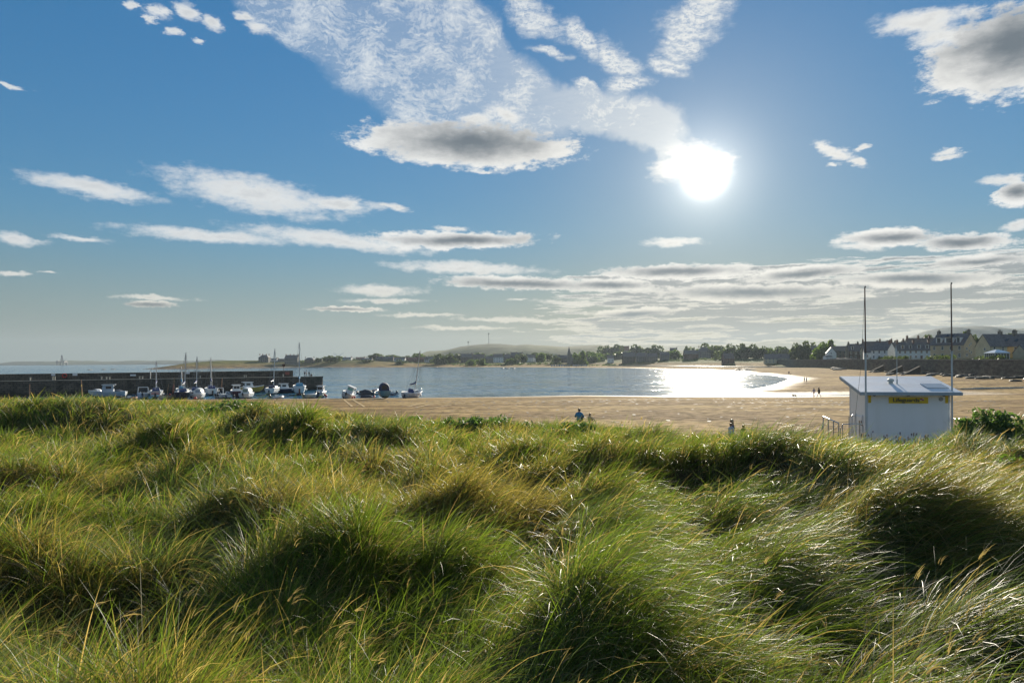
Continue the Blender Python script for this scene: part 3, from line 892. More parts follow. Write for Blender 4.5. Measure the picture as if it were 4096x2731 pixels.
def house(name, label, X, Y, Z, L, D, he, hr, rz, wall, roof, chim=(), rows=1, cols=4, detail=False, group=None, hip=False,
          gable_win=(), dormers=(), porch=False, door=True, back=False, cat='house', potn=3, skylights=()):
    """ridge along local x; the front looks along local -y. chim: positions along the ridge (-1..1)"""
    t = thing(name, label, cat, (X, Y, Z), rz, group)
    hd, hl = D / 2, L / 2
    w = MB()
    w.prism([(-hl, -hd, -1.5), (hl, -hd, -1.5), (hl, hd, -1.5), (-hl, hd, -1.5)], [(-hl, -hd, he), (hl, -hd, he), (hl, hd, he), (-hl, hd, he)])
    if not hip:
        for s in (-1, 1):
            x0, x1 = s * hl, s * (hl - 0.3)
            a, b = min(x0, x1), max(x0, x1)
            w.poly([(a, -hd, he), (a, hd, he), (a, 0, hr), (b, -hd, he), (b, hd, he), (b, 0, hr)], [(0, 2, 1), (3, 4, 5), (0, 3, 5, 2), (4, 1, 2, 5)])
    w.build('wall', wall, t)
    r = MB()
    ov, th = 0.25, 0.18
    sl = (hr - he) / hd
    if hip:
        k = hd * 0.9
        bo = [(-hl - ov, -hd - ov, he), (hl + ov, -hd - ov, he), (hl + ov, hd + ov, he), (-hl - ov, hd + ov, he)]
        r.poly(bo + [(-hl + k, 0, hr), (hl - k, 0, hr)], [(0, 1, 5, 4), (2, 3, 4, 5), (1, 2, 5), (3, 0, 4), (3, 2, 1, 0)])
    else:
        for s in (-1, 1):
            e = (-hl - 0.12, s * (hd + ov), he - ov * sl + 0.03)
            p = [(-hl - 0.12, s * (hd + ov), he - ov * sl + 0.03), (hl + 0.12, s * (hd + ov), he - ov * sl + 0.03), (hl + 0.12, 0, hr + 0.03), (-hl - 0.12, 0, hr + 0.03)]
            if s > 0:
                p = [p[1], p[0], p[3], p[2]]
            r.prism(p, [(a, b, c + th) for a, b, c in p])
    ro = r.build('roof', roof, t)
    for cpos in chim:
        cx = cpos * (hl - 0.45)
        c = MB().box(cx - 0.42, cx + 0.42, -0.75, 0.75, hr - 0.9, hr + 1.25).box(cx - 0.5, cx + 0.5, -0.83, 0.83, hr + 1.25, hr + 1.42)
        for q in range(potn):
            yy = -0.5 + q * (1.0 / max(1, potn - 1))
            c.lathe([(0.13, hr + 1.421), (0.11, hr + 1.9)], 6, (cx, yy, 0))
        c.build('chimney', BROWNRED if wall in (GREYSTONE, WHITE) else (wall if wall in (STONE, DARKSTONE) else GREYSTONE), ro)
    ww, wh = (1.0, 1.5) if he > 4 else (0.95, 1.15)
    sth = he / max(rows, 1)
    mid = cols // 2
    for q in range(rows):
        for i in range(cols):
            x = -hl + (i + 0.5) * L / cols
            if door and q == 0 and i == mid:
                MB().box(x - 0.5, x + 0.5, -hd - 0.05, -hd + 0.05, -0.05, 2.05).build('door', BROWNRED, t)
                continue
            put_window(t, x, -hd, 0.35 * sth + q * sth, 0, ww, min(wh, sth * 0.55), detail)
    for (gx, gz, s) in gable_win:      # s = +1: end at +x
        put_window(t, s * hl, gx, gz, math.pi / 2 * s, 0.8, 0.95, detail)
    for (dx, dw) in dormers:
        zb = he + (hr - he) * 0.18
        yb = -hd + (zb - he) / sl
        d = MB()
        hh = (hr - he) * 0.5
        yk = -hd + (zb + hh - he) / sl
        d.prism([(dx - dw / 2, yb - 0.02, zb), (dx + dw / 2, yb - 0.02, zb), (dx + dw / 2, yk + 0.3, zb), (dx - dw / 2, yk + 0.3, zb)],
                [(dx - dw / 2, yb - 0.02, zb + hh), (dx + dw / 2, yb - 0.02, zb + hh), (dx + dw / 2, yk + 0.3, zb + hh), (dx - dw / 2, yk + 0.3, zb + hh)])
        do = d.build('dormer', WHITE, t)
        rr = MB()
        rr.prism([(dx - dw / 2 - .15, yb - 0.25, zb + hh + .003), (dx + dw / 2 + .15, yb - 0.25, zb + hh + .003), (dx + dw / 2 + .15, yk + 0.9, zb + hh + .003), (dx - dw / 2 - .15, yk + 0.9, zb + hh + .003)],
                 [(dx - .05, yb - 0.25, zb + hh + .55), (dx + .05, yb - 0.25, zb + hh + .55), (dx + .05, yk + 1.2, zb + hh + .55), (dx - .05, yk + 1.2, zb + hh + .55)])
        rr.build('dormer_roof', SLATE, do)
        put_window(do, dx, yb - 0.02, zb + 0.25, 0, dw * 0.6, hh - 0.45, False, 'dormer_window')
    for (sx, frac) in skylights:
        zc_ = he + (hr - he) * frac
        yc = -hd + (zc_ - he) / sl
        nn = Vector((0, -sl, 1)).normalized()
        tdir = Vector((0, 1, sl)).normalized()
        c = Vector((sx, yc, zc_)) + nn * (th + 0.12)
        q = []
        for a, b in ((-.5, -.6), (.5, -.6), (.5, .6), (-.5, .6)):
            q.append(c + Vector((1, 0, 0)) * a + tdir * b)
        MB().prism([p - nn * .12 for p in q], q).build('skylight', GLASS, ro)
    if porch:
        MB().box(-1.2, 1.2, -hd - 1.6, -hd - 0.003, -0.5, 2.3).build('porch', WFRAME, t)
    return t

# ------------------------------------------------------------------ trees
LEAF_D = None
def leaf_mat(c0, c1):
    m, g, out = new_mat('leaves')
    oi = g.add('ShaderNodeObjectInfo').outputs['Random']
    geo = g.add('ShaderNodeNewGeometry').outputs['Random Per Island']
    col = g.mix(geo, c0, c1)
    d = g.add('ShaderNodeBsdfPrincipled')
    g.put(d.inputs['Base Color'], col)
    d.inputs['Roughness'].default_value = 0.55
    tr = g.add('ShaderNodeBsdfTranslucent')
    g.put(tr.inputs['Color'], g.vmath('MULTIPLY', col, (1.6, 1.7, 0.9)))
    mx = g.add('ShaderNodeMixShader')
    mx.inputs[0].default_value = 0.4
    g.t.links.new(d.outputs[0], mx.inputs[1])
    g.t.links.new(tr.outputs[0], mx.inputs[2])
    g.t.links.new(mx.outputs[0], out.inputs[0])
    return m
LEAF_A = leaf_mat((0.045, 0.065, 0.025), (0.09, 0.115, 0.04))
LEAF_B = leaf_mat((0.06, 0.10, 0.02), (0.13, 0.18, 0.04))
BARK = paint((0.07, 0.055, 0.04), 0.95, 0.3, 2.0)
def crown_mesh(seed, nleaf=1100, rx=1.0, rz=1.0, zc=1.02, lobes=13, leaf=0.105):
    r = np.random.default_rng(seed)
    c = r.normal(0, 0.44, (lobes, 3)) * [rx, rx, rz * 0.8] + [0, 0, zc]
    rad = r.uniform(0.30, 0.58, lobes)
    k = r.integers(0, lobes, nleaf)
    u = r.normal(size=(nleaf, 3))
    u /= np.linalg.norm(u, axis=1, keepdims=True)
    p = c[k] + u * (rad[k] * r.uniform(0.55, 1.0, nleaf) ** 0.6)[:, None]
    a = r.normal(size=(nleaf, 3))
    a /= np.linalg.norm(a, axis=1, keepdims=True)
    b = np.cross(a, r.normal(size=(nleaf, 3)))
    b /= np.linalg.norm(b, axis=1, keepdims=True)
    s = (leaf * r.uniform(0.6, 1.4, nleaf))[:, None]
    V = np.stack([p - a * s - b * s * .6, p + a * s - b * s * .5, p + a * s * 1.1 + b * s * .6, p - a * s * .8 + b * s * .7], 1).reshape(-1, 3)
    return np_mesh('crown', V, np.arange(len(V)).reshape(-1, 4), smooth=False)
def trunk_mesh(seed):
    r = random.Random(seed)
    m = MB()
    m.tube([(0, 0, -0.25), (0.02, 0, 0.3), (r.uniform(-.06, .06), r.uniform(-.05, .05), 0.75), (r.uniform(-.1, .1), 0, 1.25)], [0.085, 0.065, 0.05, 0.02], 7)
    for k in range(4):
        a = k * 1.6 + r.random()
        m.tube([(0, 0, 0.45 + 0.1 * k), (0.3 * math.cos(a), 0.3 * math.sin(a), 0.85 + .08 * k), (0.55 * math.cos(a), 0.55 * math.sin(a), 1.2 + .06 * k)], [0.04, 0.028, 0.01], 5)
    return m.mesh('trunk')
CROWNS = [crown_mesh(s) for s in (1, 2, 3, 4, 5)]
TRUNKS = [trunk_mesh(s) for s in (1, 2, 3)]
for i_, m_ in enumerate(CROWNS):
    m_.materials.append(LEAF_A if i_ < 3 else LEAF_B)
for m_ in TRUNKS:
    m_.materials.append(BARK)
_tn = [0]
def tree(label, X, Y, Z, w, h, group=None, light=False, name='broadleaf_tree'):
    i = _tn[0]
    _tn[0] += 1
    t = thing(name, label, 'tree', (X, Y, Z), i * 1.7, group)
    t.scale = (w / 1.9, w / 1.9, h / 2.0)
    c = link('crown', CROWNS[(3 + i % 2) if light else i % 3], None, t, (0, 0, -0.42))
    c.scale = (1, 1, 1.25)
    link('trunk', TRUNKS[i % 3], None, t)
    return t
# ------------------------------------------------------------------ far hills and coasts
def ridge(name, prof, Y, depth, mat, base_z=-5.0, rough=0.0, hz_noise=0.03):
    """a hill whose skyline follows photo points; built as a rounded ridge of real depth"""
    xs = [p[0] for p in prof]
    ys = [p[1] for p in prof]
    px = np.linspace(xs[0], xs[-1], 160)
    py = np.interp(px, xs, ys)
    nd = 22
    V = []
    for j in range(nd):
        s = j / (nd - 1)
        Yj = Y - depth * 0.55 + depth * 1.1 * s
        k = math.sin(math.pi * min(1, max(0, s)) ** 0.9) ** 0.8
        for x, y in zip(px, py):
            lx, ly = lev(x, y)
            Xr, Zr = lx / F * Y, ZC - ly / F * Y
            X = Xr
            n = float(fbm(np.array([X / (Y * .03)]), np.array([Yj / (Y * .03)]), 4)[0])
            Z = base_z + (Zr - base_z) * k * (1 + n * rough * (1 - k) * 3)
            V.append((X, Yj, Z))
    me = np_mesh(name, V, grid_faces(nd, len(px)))
    o = link(name, me, mat)
    o['kind'] = 'structure'
    return o
def hill_mat(c0, c1, sc):
    m, g, out = new_mat('hillside')
    co = g.add('ShaderNodeTexCoord').outputs['Object']
    n = g.noise(co, sc, 6.0, 0.62)
    principled(g, out, g.mix(g.ramp(n, 0.38, 0.62), c0, c1), 1.0, 0.05, 0.0, bump(g, n, 0.6, 12.0))
    return m
HILLM = hill_mat((0.045, 0.06, 0.022), (0.13, 0.14, 0.05), 0.006)
FARM = hill_mat((0.05, 0.065, 0.04), (0.11, 0.12, 0.06), 0.002)
ridge('hill', [(1690, 1452), (1700, 1434), (1716, 1412), (1730, 1404), (1752, 1404), (1800, 1400), (1850, 1387), (1900, 1381), (1960, 1376), (2010, 1377), (2060, 1382), (2100, 1379),
               (2180, 1383), (2250, 1388), (2300, 1384), (2380, 1381), (2420, 1386), (2520, 1395), (2680, 1402), (2900, 1412), (3100, 1420)], 2500, 900, HILLM, rough=0.2)
ridge('mountain', [(3640, 1425), (3674, 1355), (3700, 1340), (3730, 1325), (3762, 1311), (3790, 1310), (3820, 1310), (3850, 1306), (3890, 1308), (3940, 1314), (3990, 1319), (4030, 1320),
                   (4050, 1315), (4080, 1321), (4130, 1325), (4220, 1345), (4330, 1425)], 3500, 1100, FARM, rough=0.15)
ridge('far_coast', [(-500, 1462), (-200, 1456), (0, 1454), (60, 1452), (95, 1445), (150, 1445), (220, 1445), (262, 1445), (290, 1441), (320, 1443), (350, 1444), (370, 1442), (400, 1446), (440, 1445),
                    (500, 1444), (560, 1441), (620, 1444), (670, 1440), (720, 1442), (770, 1443), (830, 1440), (880, 1438), (930, 1443), (1000, 1448), (1100, 1452)], 4900, 600, FARM, base_z=-6, rough=0.1)
ridge('distant_ridge', [(1380, 1432), (1420, 1428), (1470, 1424), (1510, 1423), (1560, 1426), (1620, 1432), (1700, 1438)], 5000, 700, FARM, rough=0.1)

# communication masts on the hill
def mast(x, ytop, ybase, label, r, arms=False):
    X, Zt = at(x, ytop, 2500)
    _, Zb = at(x, ybase, 2500)
    t = thing('radio_mast', label, 'mast', (X, 2440, Zb - 6))
    MB().tube([(0, 0, -4), (0, 0, Zt - Zb + 6)], [r * 1.3, r], 6).build('pole', paint((0.2, 0.2, 0.2), 0.6), t)
    a = MB()
    for k in (0.9, 0.96):
        a.box(-r * 3, r * 3, -r * 3, r * 3, (Zt - Zb) * k + 6, (Zt - Zb) * k + 6 + r * 3)
    a.build('antenna', paint((0.25, 0.25, 0.25), 0.6), t)
mast(1957, 1336, 1376, 'tall thin radio mast on top of the hill', 0.8)
mast(1877, 1371, 1383, 'short stubby mast lower on the hill shoulder', 0.9)

def build_rig():
    Y = 3700
    X, Zt = at(247, 1420, Y)
    t = thing('oil_rig', 'hazy oil drilling rig standing far out at sea', 'oil rig', (X, Y, 0))
    gm = paint((0.06, 0.055, 0.06), 0.6)
    k = Zt / 68.0
    for sx in (-1, 1):
        for sy in (-1, 1):
            MB().tube([(sx * 22 * k, sy * 18 * k, -3), (sx * 20 * k, sy * 16 * k, 18 * k)], [5 * k, 4.5 * k], 8).build('leg', gm, t)
    MB().box(-27 * k, 27 * k, -21 * k, 21 * k, 18 * k, 25 * k).box(-29 * k, -16 * k, -15 * k, 15 * k, 25.1 * k, 31 * k).box(14 * k, 26 * k, -12 * k, 12 * k, 25.1 * k, 30 * k).build('deck', gm, t)
    d = MB()
    for sx in (-1, 1):
        for sy in (-1, 1):
            d.tube([(sx * 6 * k, sy * 6 * k, 25 * k), (sx * 1.5 * k, sy * 1.5 * k, 68 * k)], 1.3 * k, 5)
    for q in range(6):
        z0, s0, s1 = 25 + q * 7, 6 - q * .75, 6 - (q + 1) * .75
        for sy in (-1, 1):
            d.tube([(-s0 * k, sy * s0 * k, z0 * k), (s1 * k, sy * s1 * k, (z0 + 7) * k)], .8 * k, 4)
            d.tube([(s0 * k, sy * s0 * k, z0 * k), (-s1 * k, sy * s1 * k, (z0 + 7) * k)], .8 * k, 4)
    d.build('derrick', gm, t)
    c = MB()
    c.tube([(21 * k, 0, 30 * k), (21 * k, 0, 37 * k), (33 * k, 0, 44 * k)], 1.0 * k, 5)
    c.build('crane', gm, t)
build_rig()

def turbine(x, yh, Y, label):
    X, Zh = at(x, yh, Y)
    t = thing('wind_turbine', label, 'wind turbine', (X, Y, 0))
    m = paint((0.6, 0.6, 0.6), 0.5)
    MB().tube([(0, 0, 0), (0, 0, Zh)], [2.0, 1.2], 8).build('tower', m, t)
    hub = MB().tube([(0, -2.5, Zh), (0, 2.5, Zh)], 1.5, 6).build('hub', m, t)
    for k in range(3):
        a = k * 2.094 + 0.5
        MB().tube([(0, -2.6, Zh), (14 * math.cos(a), -2.6, Zh + 14 * math.sin(a)), (34 * math.cos(a), -2.6, Zh + 34 * math.sin(a))], [0.9, 1.3, 0.3], 5).build('blade', m, hub)
turbine(1353, 1424, 3000, 'white wind turbine rising behind the long white house')

# ------------------------------------------------------------------ the far shore: houses, trees, church
def far_house(x0, x1, ytop, ybase, Y, wall, roof, label, chim=(-1, 1), cols=4, rows=2, rz=0.0, hip=False, group=None, dormers=(), detail=False, cat='house', name='house', depth=None, aspect=0.62):
    """outline on the photograph; the distance comes from the shore the house stands behind"""
    Xa, Zt = at(x0, ytop, Y)
    Xb, _ = at(x1, ytop, Y)
    _, Zb = at((x0 + x1) / 2, ybase, Y)
    g0 = hz((Xa + Xb) / 2, Y)
    Zb = max(min(Zb, g0 + 6), g0 - 0.2) if abs(Zb - g0) > 0.2 else Zb
    _, Zt = at((x0 + x1) / 2, ytop, Y)
    H = max(Zt - g0, 4.5)
    c = 1.9 if chim else 0
    L = (Xb - Xa) / max(0.3, math.cos(rz))
    return house(name, label, (Xa + Xb) / 2, Y, g0, L, depth or min(9.0, max(6.0, L * 0.6)), max((H - c) * aspect, 2.6), max(H - c, 4.2), rz, wall, roof, chim, rows, cols, detail, group, hip, dormers=dormers, cat=cat, door=(Y < 900))
GS = 'terraced and detached stone houses along the far shore'
_row = [
    (1038, 1078, 1414, 1441, 1000, GREYSTONE, SLATE, 'tall square grey villa with a chimney at each corner on the headland', (-1, -.4, .4, 1), 5, 3, True),
    (1080, 1110, 1429, 1442, 1020, WHITE, SLATE, 'low white cottage between the two big headland villas', (-1, 1), 3, 1, False),
    (1112, 1140, 1430, 1442, 1025, GREYSTONE, SLATE2, 'low grey cottage beside the gabled headland villa', (-1, 1), 3, 1, False),
    (1142, 1195, 1415, 1443, 1010, GREYSTONE, SLATE, 'large grey gabled villa with four chimneys on the headland', (-1, -.3, .3, 1), 6, 2, False),
    (1221, 1257, 1425, 1445, 1030, DARKSTONE, SLATE, 'dark hip-roofed house on the low headland shore', (-1, 1), 4, 2, True),
    (1264, 1290, 1429, 1445, 1040, STONE, SLATE2, 'small pale stone house beside the round clump of trees', (-1, 1), 3, 2, False),
    (1353, 1408, 1425, 1449, 1050, WHITE, SLATE, 'long white two-storey house standing alone by the shore', (-1, 0, 1), 7, 2, False),
    (1425, 1460, 1425, 1446, 1060, STONE, REDTILE, 'pale stone house with a reddish roof beside the white house', (-1, 1), 4, 2, False),
    (1449, 1490, 1434, 1450, 1020, DARKSTONE, SLATE, 'low dark bungalow in front of the reddish-roofed house', (1,), 4, 1, False),
    (1504, 1528, 1422, 1448, 1070, GREYSTONE, SLATE, 'narrow grey end house of the shore terrace', (-1, 1), 3, 2, False),
    (1529, 1576, 1422, 1450, 1070, GREYSTONE, SLATE, 'grey two-storey terrace with dormers above the sand', (-1, .2, 1), 6, 2, False),
    (1578, 1622, 1425, 1450, 1065, WHITE, SLATE, 'white fronted terrace house catching a bright reflection', (-.6, 1), 5, 2, False),
    (1623, 1660, 1426, 1449, 1080, BROWNRED, REDTILE, 'red brick house with a tiled roof at the terrace end', (-1, 1), 4, 2, False),
    (1661, 1694, 1424, 1447, 1085, BROWNRED, REDTILE, 'second red brick house beneath the foot of the hill', (1,), 4, 2, False),
    (1700, 1736, 1422, 1441, 1100, WHITE, SLATE, 'white house with a dark roof below the hill cliff', (-1,), 4, 2, False),
    (1800, 1826, 1431, 1450, 1070, STONE, SLATE, 'small gabled stone cottage near the dune grass', (1,), 2, 1, False),
    (1843, 1888, 1410, 1444, 1100, DARKSTONE, SLATE, 'dark villa with steep roof and tall paired chimneys', (-1, .3, 1), 4, 2, False),
    (1890, 1938, 1412, 1442, 1110, GREYSTONE, SLATE2, 'grey house with a flat-looking ridge beside the dark villa', (-1, 1), 5, 2, False),
    (1942, 1972, 1419, 1440, 1090, STONE, SLATE, 'low stone house next to the white gable', (1,), 3, 1, False),
    (1974, 2013, 1411, 1440, 1090, WHITE, SLATE, 'house with a bright white gable beneath the hill', (-1,), 4, 2, False),
    (2016, 2040, 1412, 1438, 1100, GREYSTONE, SLATE, 'narrow grey house squeezed behind trees', (0,), 2, 2, False),
    (2043, 2090, 1405, 1434, 1110, DARKSTONE, SLATE, 'tall dark house with three chimneys below the hill', (-1, 0, 1), 5, 2, False),
    (2106, 2140, 1414, 1438, 1080, WHITE, SLATE, 'white house behind the shore scrub', (-1, 1), 4, 2, False),
    (2140, 2164, 1418, 1438, 1070, WHITE, SLATE2, 'small white house beside a round tree', (1,), 3, 2, False),
    (2206, 2236, 1417, 1441, 1060, GREYSTONE, SLATE, 'grey house in the row before the church', (-1, 1), 4, 2, False),
    (2238, 2272, 1416, 1441, 1055, DARKSTONE, SLATE, 'dark house beside the church tower', (-1, 1), 4, 2, False),
    (2284, 2320, 1414, 1437, 1050, DARKSTONE, SLATE, 'dark house with pale dormer windows past the church', (-1, 1), 5, 2, False),
    (2322, 2350, 1418, 1438, 1030, GREYSTONE, SLATE2, 'low grey house past the church', (1,), 3, 2, False),
    (2430, 2455, 1420, 1434, 1070, WHITE, SLATE, 'small white gabled cottage between trees', (), 2, 1, False),
    (2470, 2516, 1381, 1402, 1540, STONE, REDTILE, 'red-roofed house high up behind the far trees', (-1, 1), 4, 2, False),
    (2490, 2540, 1404, 1434, 1040, DARKSTONE, SLATE, 'dark steep-gabled house in the middle of the shore', (-1, .8), 4, 2, False),
    (2545, 2584, 1406, 1434, 1030, GREYSTONE, SLATE, 'grey terrace house with chimneys above the sand bank', (-1, 1), 5, 2, False),
    (2586, 2628, 1408, 1434, 1020, STONE, SLATE2, 'stone terrace house in the middle of the shore', (-1, 1), 5, 2, False),
    (2640, 2676, 1402, 1430, 1020, GREYSTONE, SLATE, 'pale grey house climbing the slope beside trees', (1,), 4, 2, False),
    (2680, 2708, 1387, 1412, 1140, DARKSTONE, SLATE, 'high dark house with a small spirelet on its roof', (-1, 1), 3, 2, False),
    (2735, 2790, 1396, 1428, 980, BROWNRED, SLATE, 'brown house with a skylight shining in the sun', (.5,), 5, 2, False),
    (2794, 2840, 1383, 1418, 1040, GREYSTONE, SLATE, 'large plain grey block behind the big trees', (-1,), 5, 3, True),
]
for (a, b, yt, yb, Y, wl, rf, lab, ch, cols, rows, hp) in _row:
    far_house(a, b, yt, yb, Y, wl, rf, lab, ch, cols, rows, hip=hp, group=GS, rz=random.uniform(-.12, .12))

def church():
    Y = 1010
    X, Zt = at(2276, 1384, Y)
    g0 = hz(X, Y)
    t = thing('church', 'church with a slender grey spire among the shore houses', 'church', (X, Y, g0))
    H = Zt - g0
    MB().box(-2.4, 2.4, -2.4, 2.4, -1, H * .55).build('tower', GREYSTONE, t)
    MB().poly([(-2.6, -2.6, H * .55), (2.6, -2.6, H * .55), (2.6, 2.6, H * .55), (-2.6, 2.6, H * .55), (0, 0, H)], [(0, 1, 4), (1, 2, 4), (2, 3, 4), (3, 0, 4), (3, 2, 1, 0)]).build('spire', SLATE, t)
    MB().poly([(2.4, -4, -1), (16, -4, -1), (16, 4, -1), (2.4, 4, -1), (2.4, -4, 5), (16, -4, 5), (16, 4, 5), (2.4, 4, 5), (2.4, 0, 10), (16, 0, 10)],
              [(0, 1, 5, 4), (1, 2, 6, 9, 5), (2, 3, 7, 6), (3, 0, 4, 8, 7), (4, 5, 9, 8), (6, 7, 8, 9)]).build('nave', GREYSTONE, t)
    for k in range(4):
        put_window(t, 4.5 + k * 3, -4, 1.2, 0, 0.9, 2.6, False)
church()

# beach huts
for k in range(14):
    x = 2207 + k * 10 + (k > 7) * 8
    Y = 905
    X, _ = P(x, 1450, 5.2)
    X = lev(x, 1449)[0] / F * Y
    g0 = hz(X, Y)
    t = thing('beach_hut', 'tiny white wooden beach hut in the row under the houses', 'beach hut', (X, Y, g0), 0.0, 'row of beach huts on the far shore')
    c = [(0.65, 0.65, 0.65), (0.5, 0.55, 0.6), (0.62, 0.58, 0.5), (0.35, 0.42, 0.45)][k % 4]
    MB().box(-1.1, 1.1, -1.3, 1.3, -1, 2.3).build('wall', paint(c, 0.7), t)
    MB().prism([(-1.25, -1.5, 2.301), (1.25, -1.5, 2.301), (1.25, 1.5, 2.301), (-1.25, 1.5, 2.301)], [(-.03, -1.5, 3.1), (.03, -1.5, 3.1), (.03, 1.5, 3.1), (-.03, 1.5, 3.1)]).build('roof', SLATE, t)
    MB().box(-.4, .4, -1.36, -1.29, 0, 1.9).build('door', paint((0.12, 0.16, 0.2), 0.5), t)

# trees of the far shore: photo centre x, top y, width px, distance
_tr = [(1322, 1420, 48, 1020, 0), (1765, 1418, 34, 1040, 0), (1800, 1416, 26, 1060, 0), (1748, 1424, 30, 1030, 0), (2096, 1417, 28, 1030, 0), (2160, 1404, 26, 1060, 1), (2330, 1404, 34, 1000, 1),
       (2385, 1402, 50, 1160, 1), (2360, 1410, 30, 1170, 0), (2428, 1379, 40, 1450, 0), (2455, 1381, 40, 1440, 0), (2540, 1384, 40, 1300, 0), (2568, 1382, 36, 1300, 0), (2600, 1384, 42, 1280, 0), (2630, 1389, 30, 1270, 0),
       (2700, 1394, 52, 1070, 1), (2745, 1388, 22, 1210, 0), (2812, 1380, 44, 1070, 0), (2850, 1378, 50, 1060, 0), (2880, 1386, 40, 1040, 0), (2920, 1383, 46, 930, 0), (2955, 1388, 44, 910, 0), (2985, 1379, 46, 910, 0),
       (3020, 1384, 40, 900, 0), (3045, 1382, 40, 890, 0), (3090, 1384, 44, 1010, 1), (3120, 1390, 40, 1010, 0), (3145, 1384, 30, 970, 0), (3205, 1370, 44, 700, 0), (3180, 1380, 34, 720, 0), (3235, 1384, 30, 690, 0),
       (3288, 1360, 44, 620, 1), (3322, 1360, 40, 610, 1), (3300, 1375, 60, 600, 1), (2230, 1424, 24, 980, 0), (1880, 1432, 26, 1000, 1), (1930, 1434, 30, 990, 1), (2050, 1430, 34, 1000, 1), (1600, 1440, 30, 1000, 0), (1470, 1440, 24, 1000, 0)]
for k_ in range(34):
    x_ = 1500 + k_ * 41 + random.uniform(-14, 14)
    _tr.append((x_, random.uniform(1411, 1424) - max(0, x_ - 2300) * 0.014, random.uniform(30, 60), 1120 if x_ < 2360 else 1250, int(random.random() < .3)))
_used = {}
def tree_label(x, w, lt):
    best = min(_row, key=lambda r: abs((r[0] + r[1]) / 2 - x))
    sh = best[7]
    for cut in (' with ', ' beside ', ' on the ', ' between ', ' in the ', ' behind ', ' standing ', ' catching ', ' next ', ' at the ', ' below ', ' beneath ', ' near ', ' past ', ' above ', ' climbing ', ' squeezed '):
        sh = sh.split(cut)[0] if len(sh.split(cut)[0].split()) >= 3 else sh
    size = 'broad' if w > 44 else ('narrow' if w < 30 else 'round')
    base = '%s %s tree' % (size, 'bright green' if lt else 'dark')
    for rel in ('beside', 'close behind', 'just past', 'overlapping', 'rising above', 'leaning towards', 'shading', 'sheltering', 'crowding', 'half hiding'):
        lab = '%s %s the %s' % (base, rel, ' '.join(sh.split()[:9]))
        if lab not in _used:
            break
    _used[lab] = 1
    return lab
for (x, yt, w, Y, lt) in _tr:
    X = lev(x, yt)[0] / F * Y
    _, Zt = at(x, yt, Y)
    g0 = hz(X, Y)
    tree(tree_label(x, w, lt), X, Y, g0, w * Y / F * 1.35, max(Zt - g0, 4.0), 'light green trees of the far shore' if lt else 'dark trees of the far shore', bool(lt))

# scrub along the top of the far beach
def scrub(name, label, pts, n, size, mat, seed):
    r = np.random.default_rng(seed)
    V = []
    for _ in range(n):
        k = r.integers(0, len(pts) - 1)
        s = r.random()
        X = pts[k][0] * (1 - s) + pts[k + 1][0] * s + r.normal(0, 5)
        Y = pts[k][1] * (1 - s) + pts[k + 1][1] * s + r.normal(0, 9)
        V.append((X, Y))
    V = np.array(V)
    Z = beach_h(V[:, 0], V[:, 1])
    q = []
    for (X, Y), z in zip(V, Z):
        for _ in range(7):
            c = np.array([X, Y, z + 0.3]) + r.normal(0, 0.9, 3) * [1.3, 1.3, 0.7] * size
            c[2] = max(c[2], z)
            a, b = r.normal(size=3), r.normal(size=3)
            a /= np.linalg.norm(a)
            b /= np.linalg.norm(b)
            s = size * r.uniform(.5, 1.1)
            q += [c - a * s - b * s * .6, c + a * s - b * s * .6, c + a * s + b * s * .6, c - a * s + b * s * .6]
    me = np_mesh(name, np.array(q), np.arange(len(q)).reshape(-1, 4), smooth=False)
    o = link(name, me, mat)
    o['kind'] = 'stuff'
    o['label'] = label
scrub('shore_scrub', 'low green scrub along the top of the far beach', [(lev(x, 1445)[0] / F * Y, Y) for x, Y in ((1200, 1030), (1500, 1070), (1750, 1055), (2000, 990), (2300, 960), (2600, 1030), (2800, 960), (3000, 850))], 900, 0.9, LEAF_A, 5)
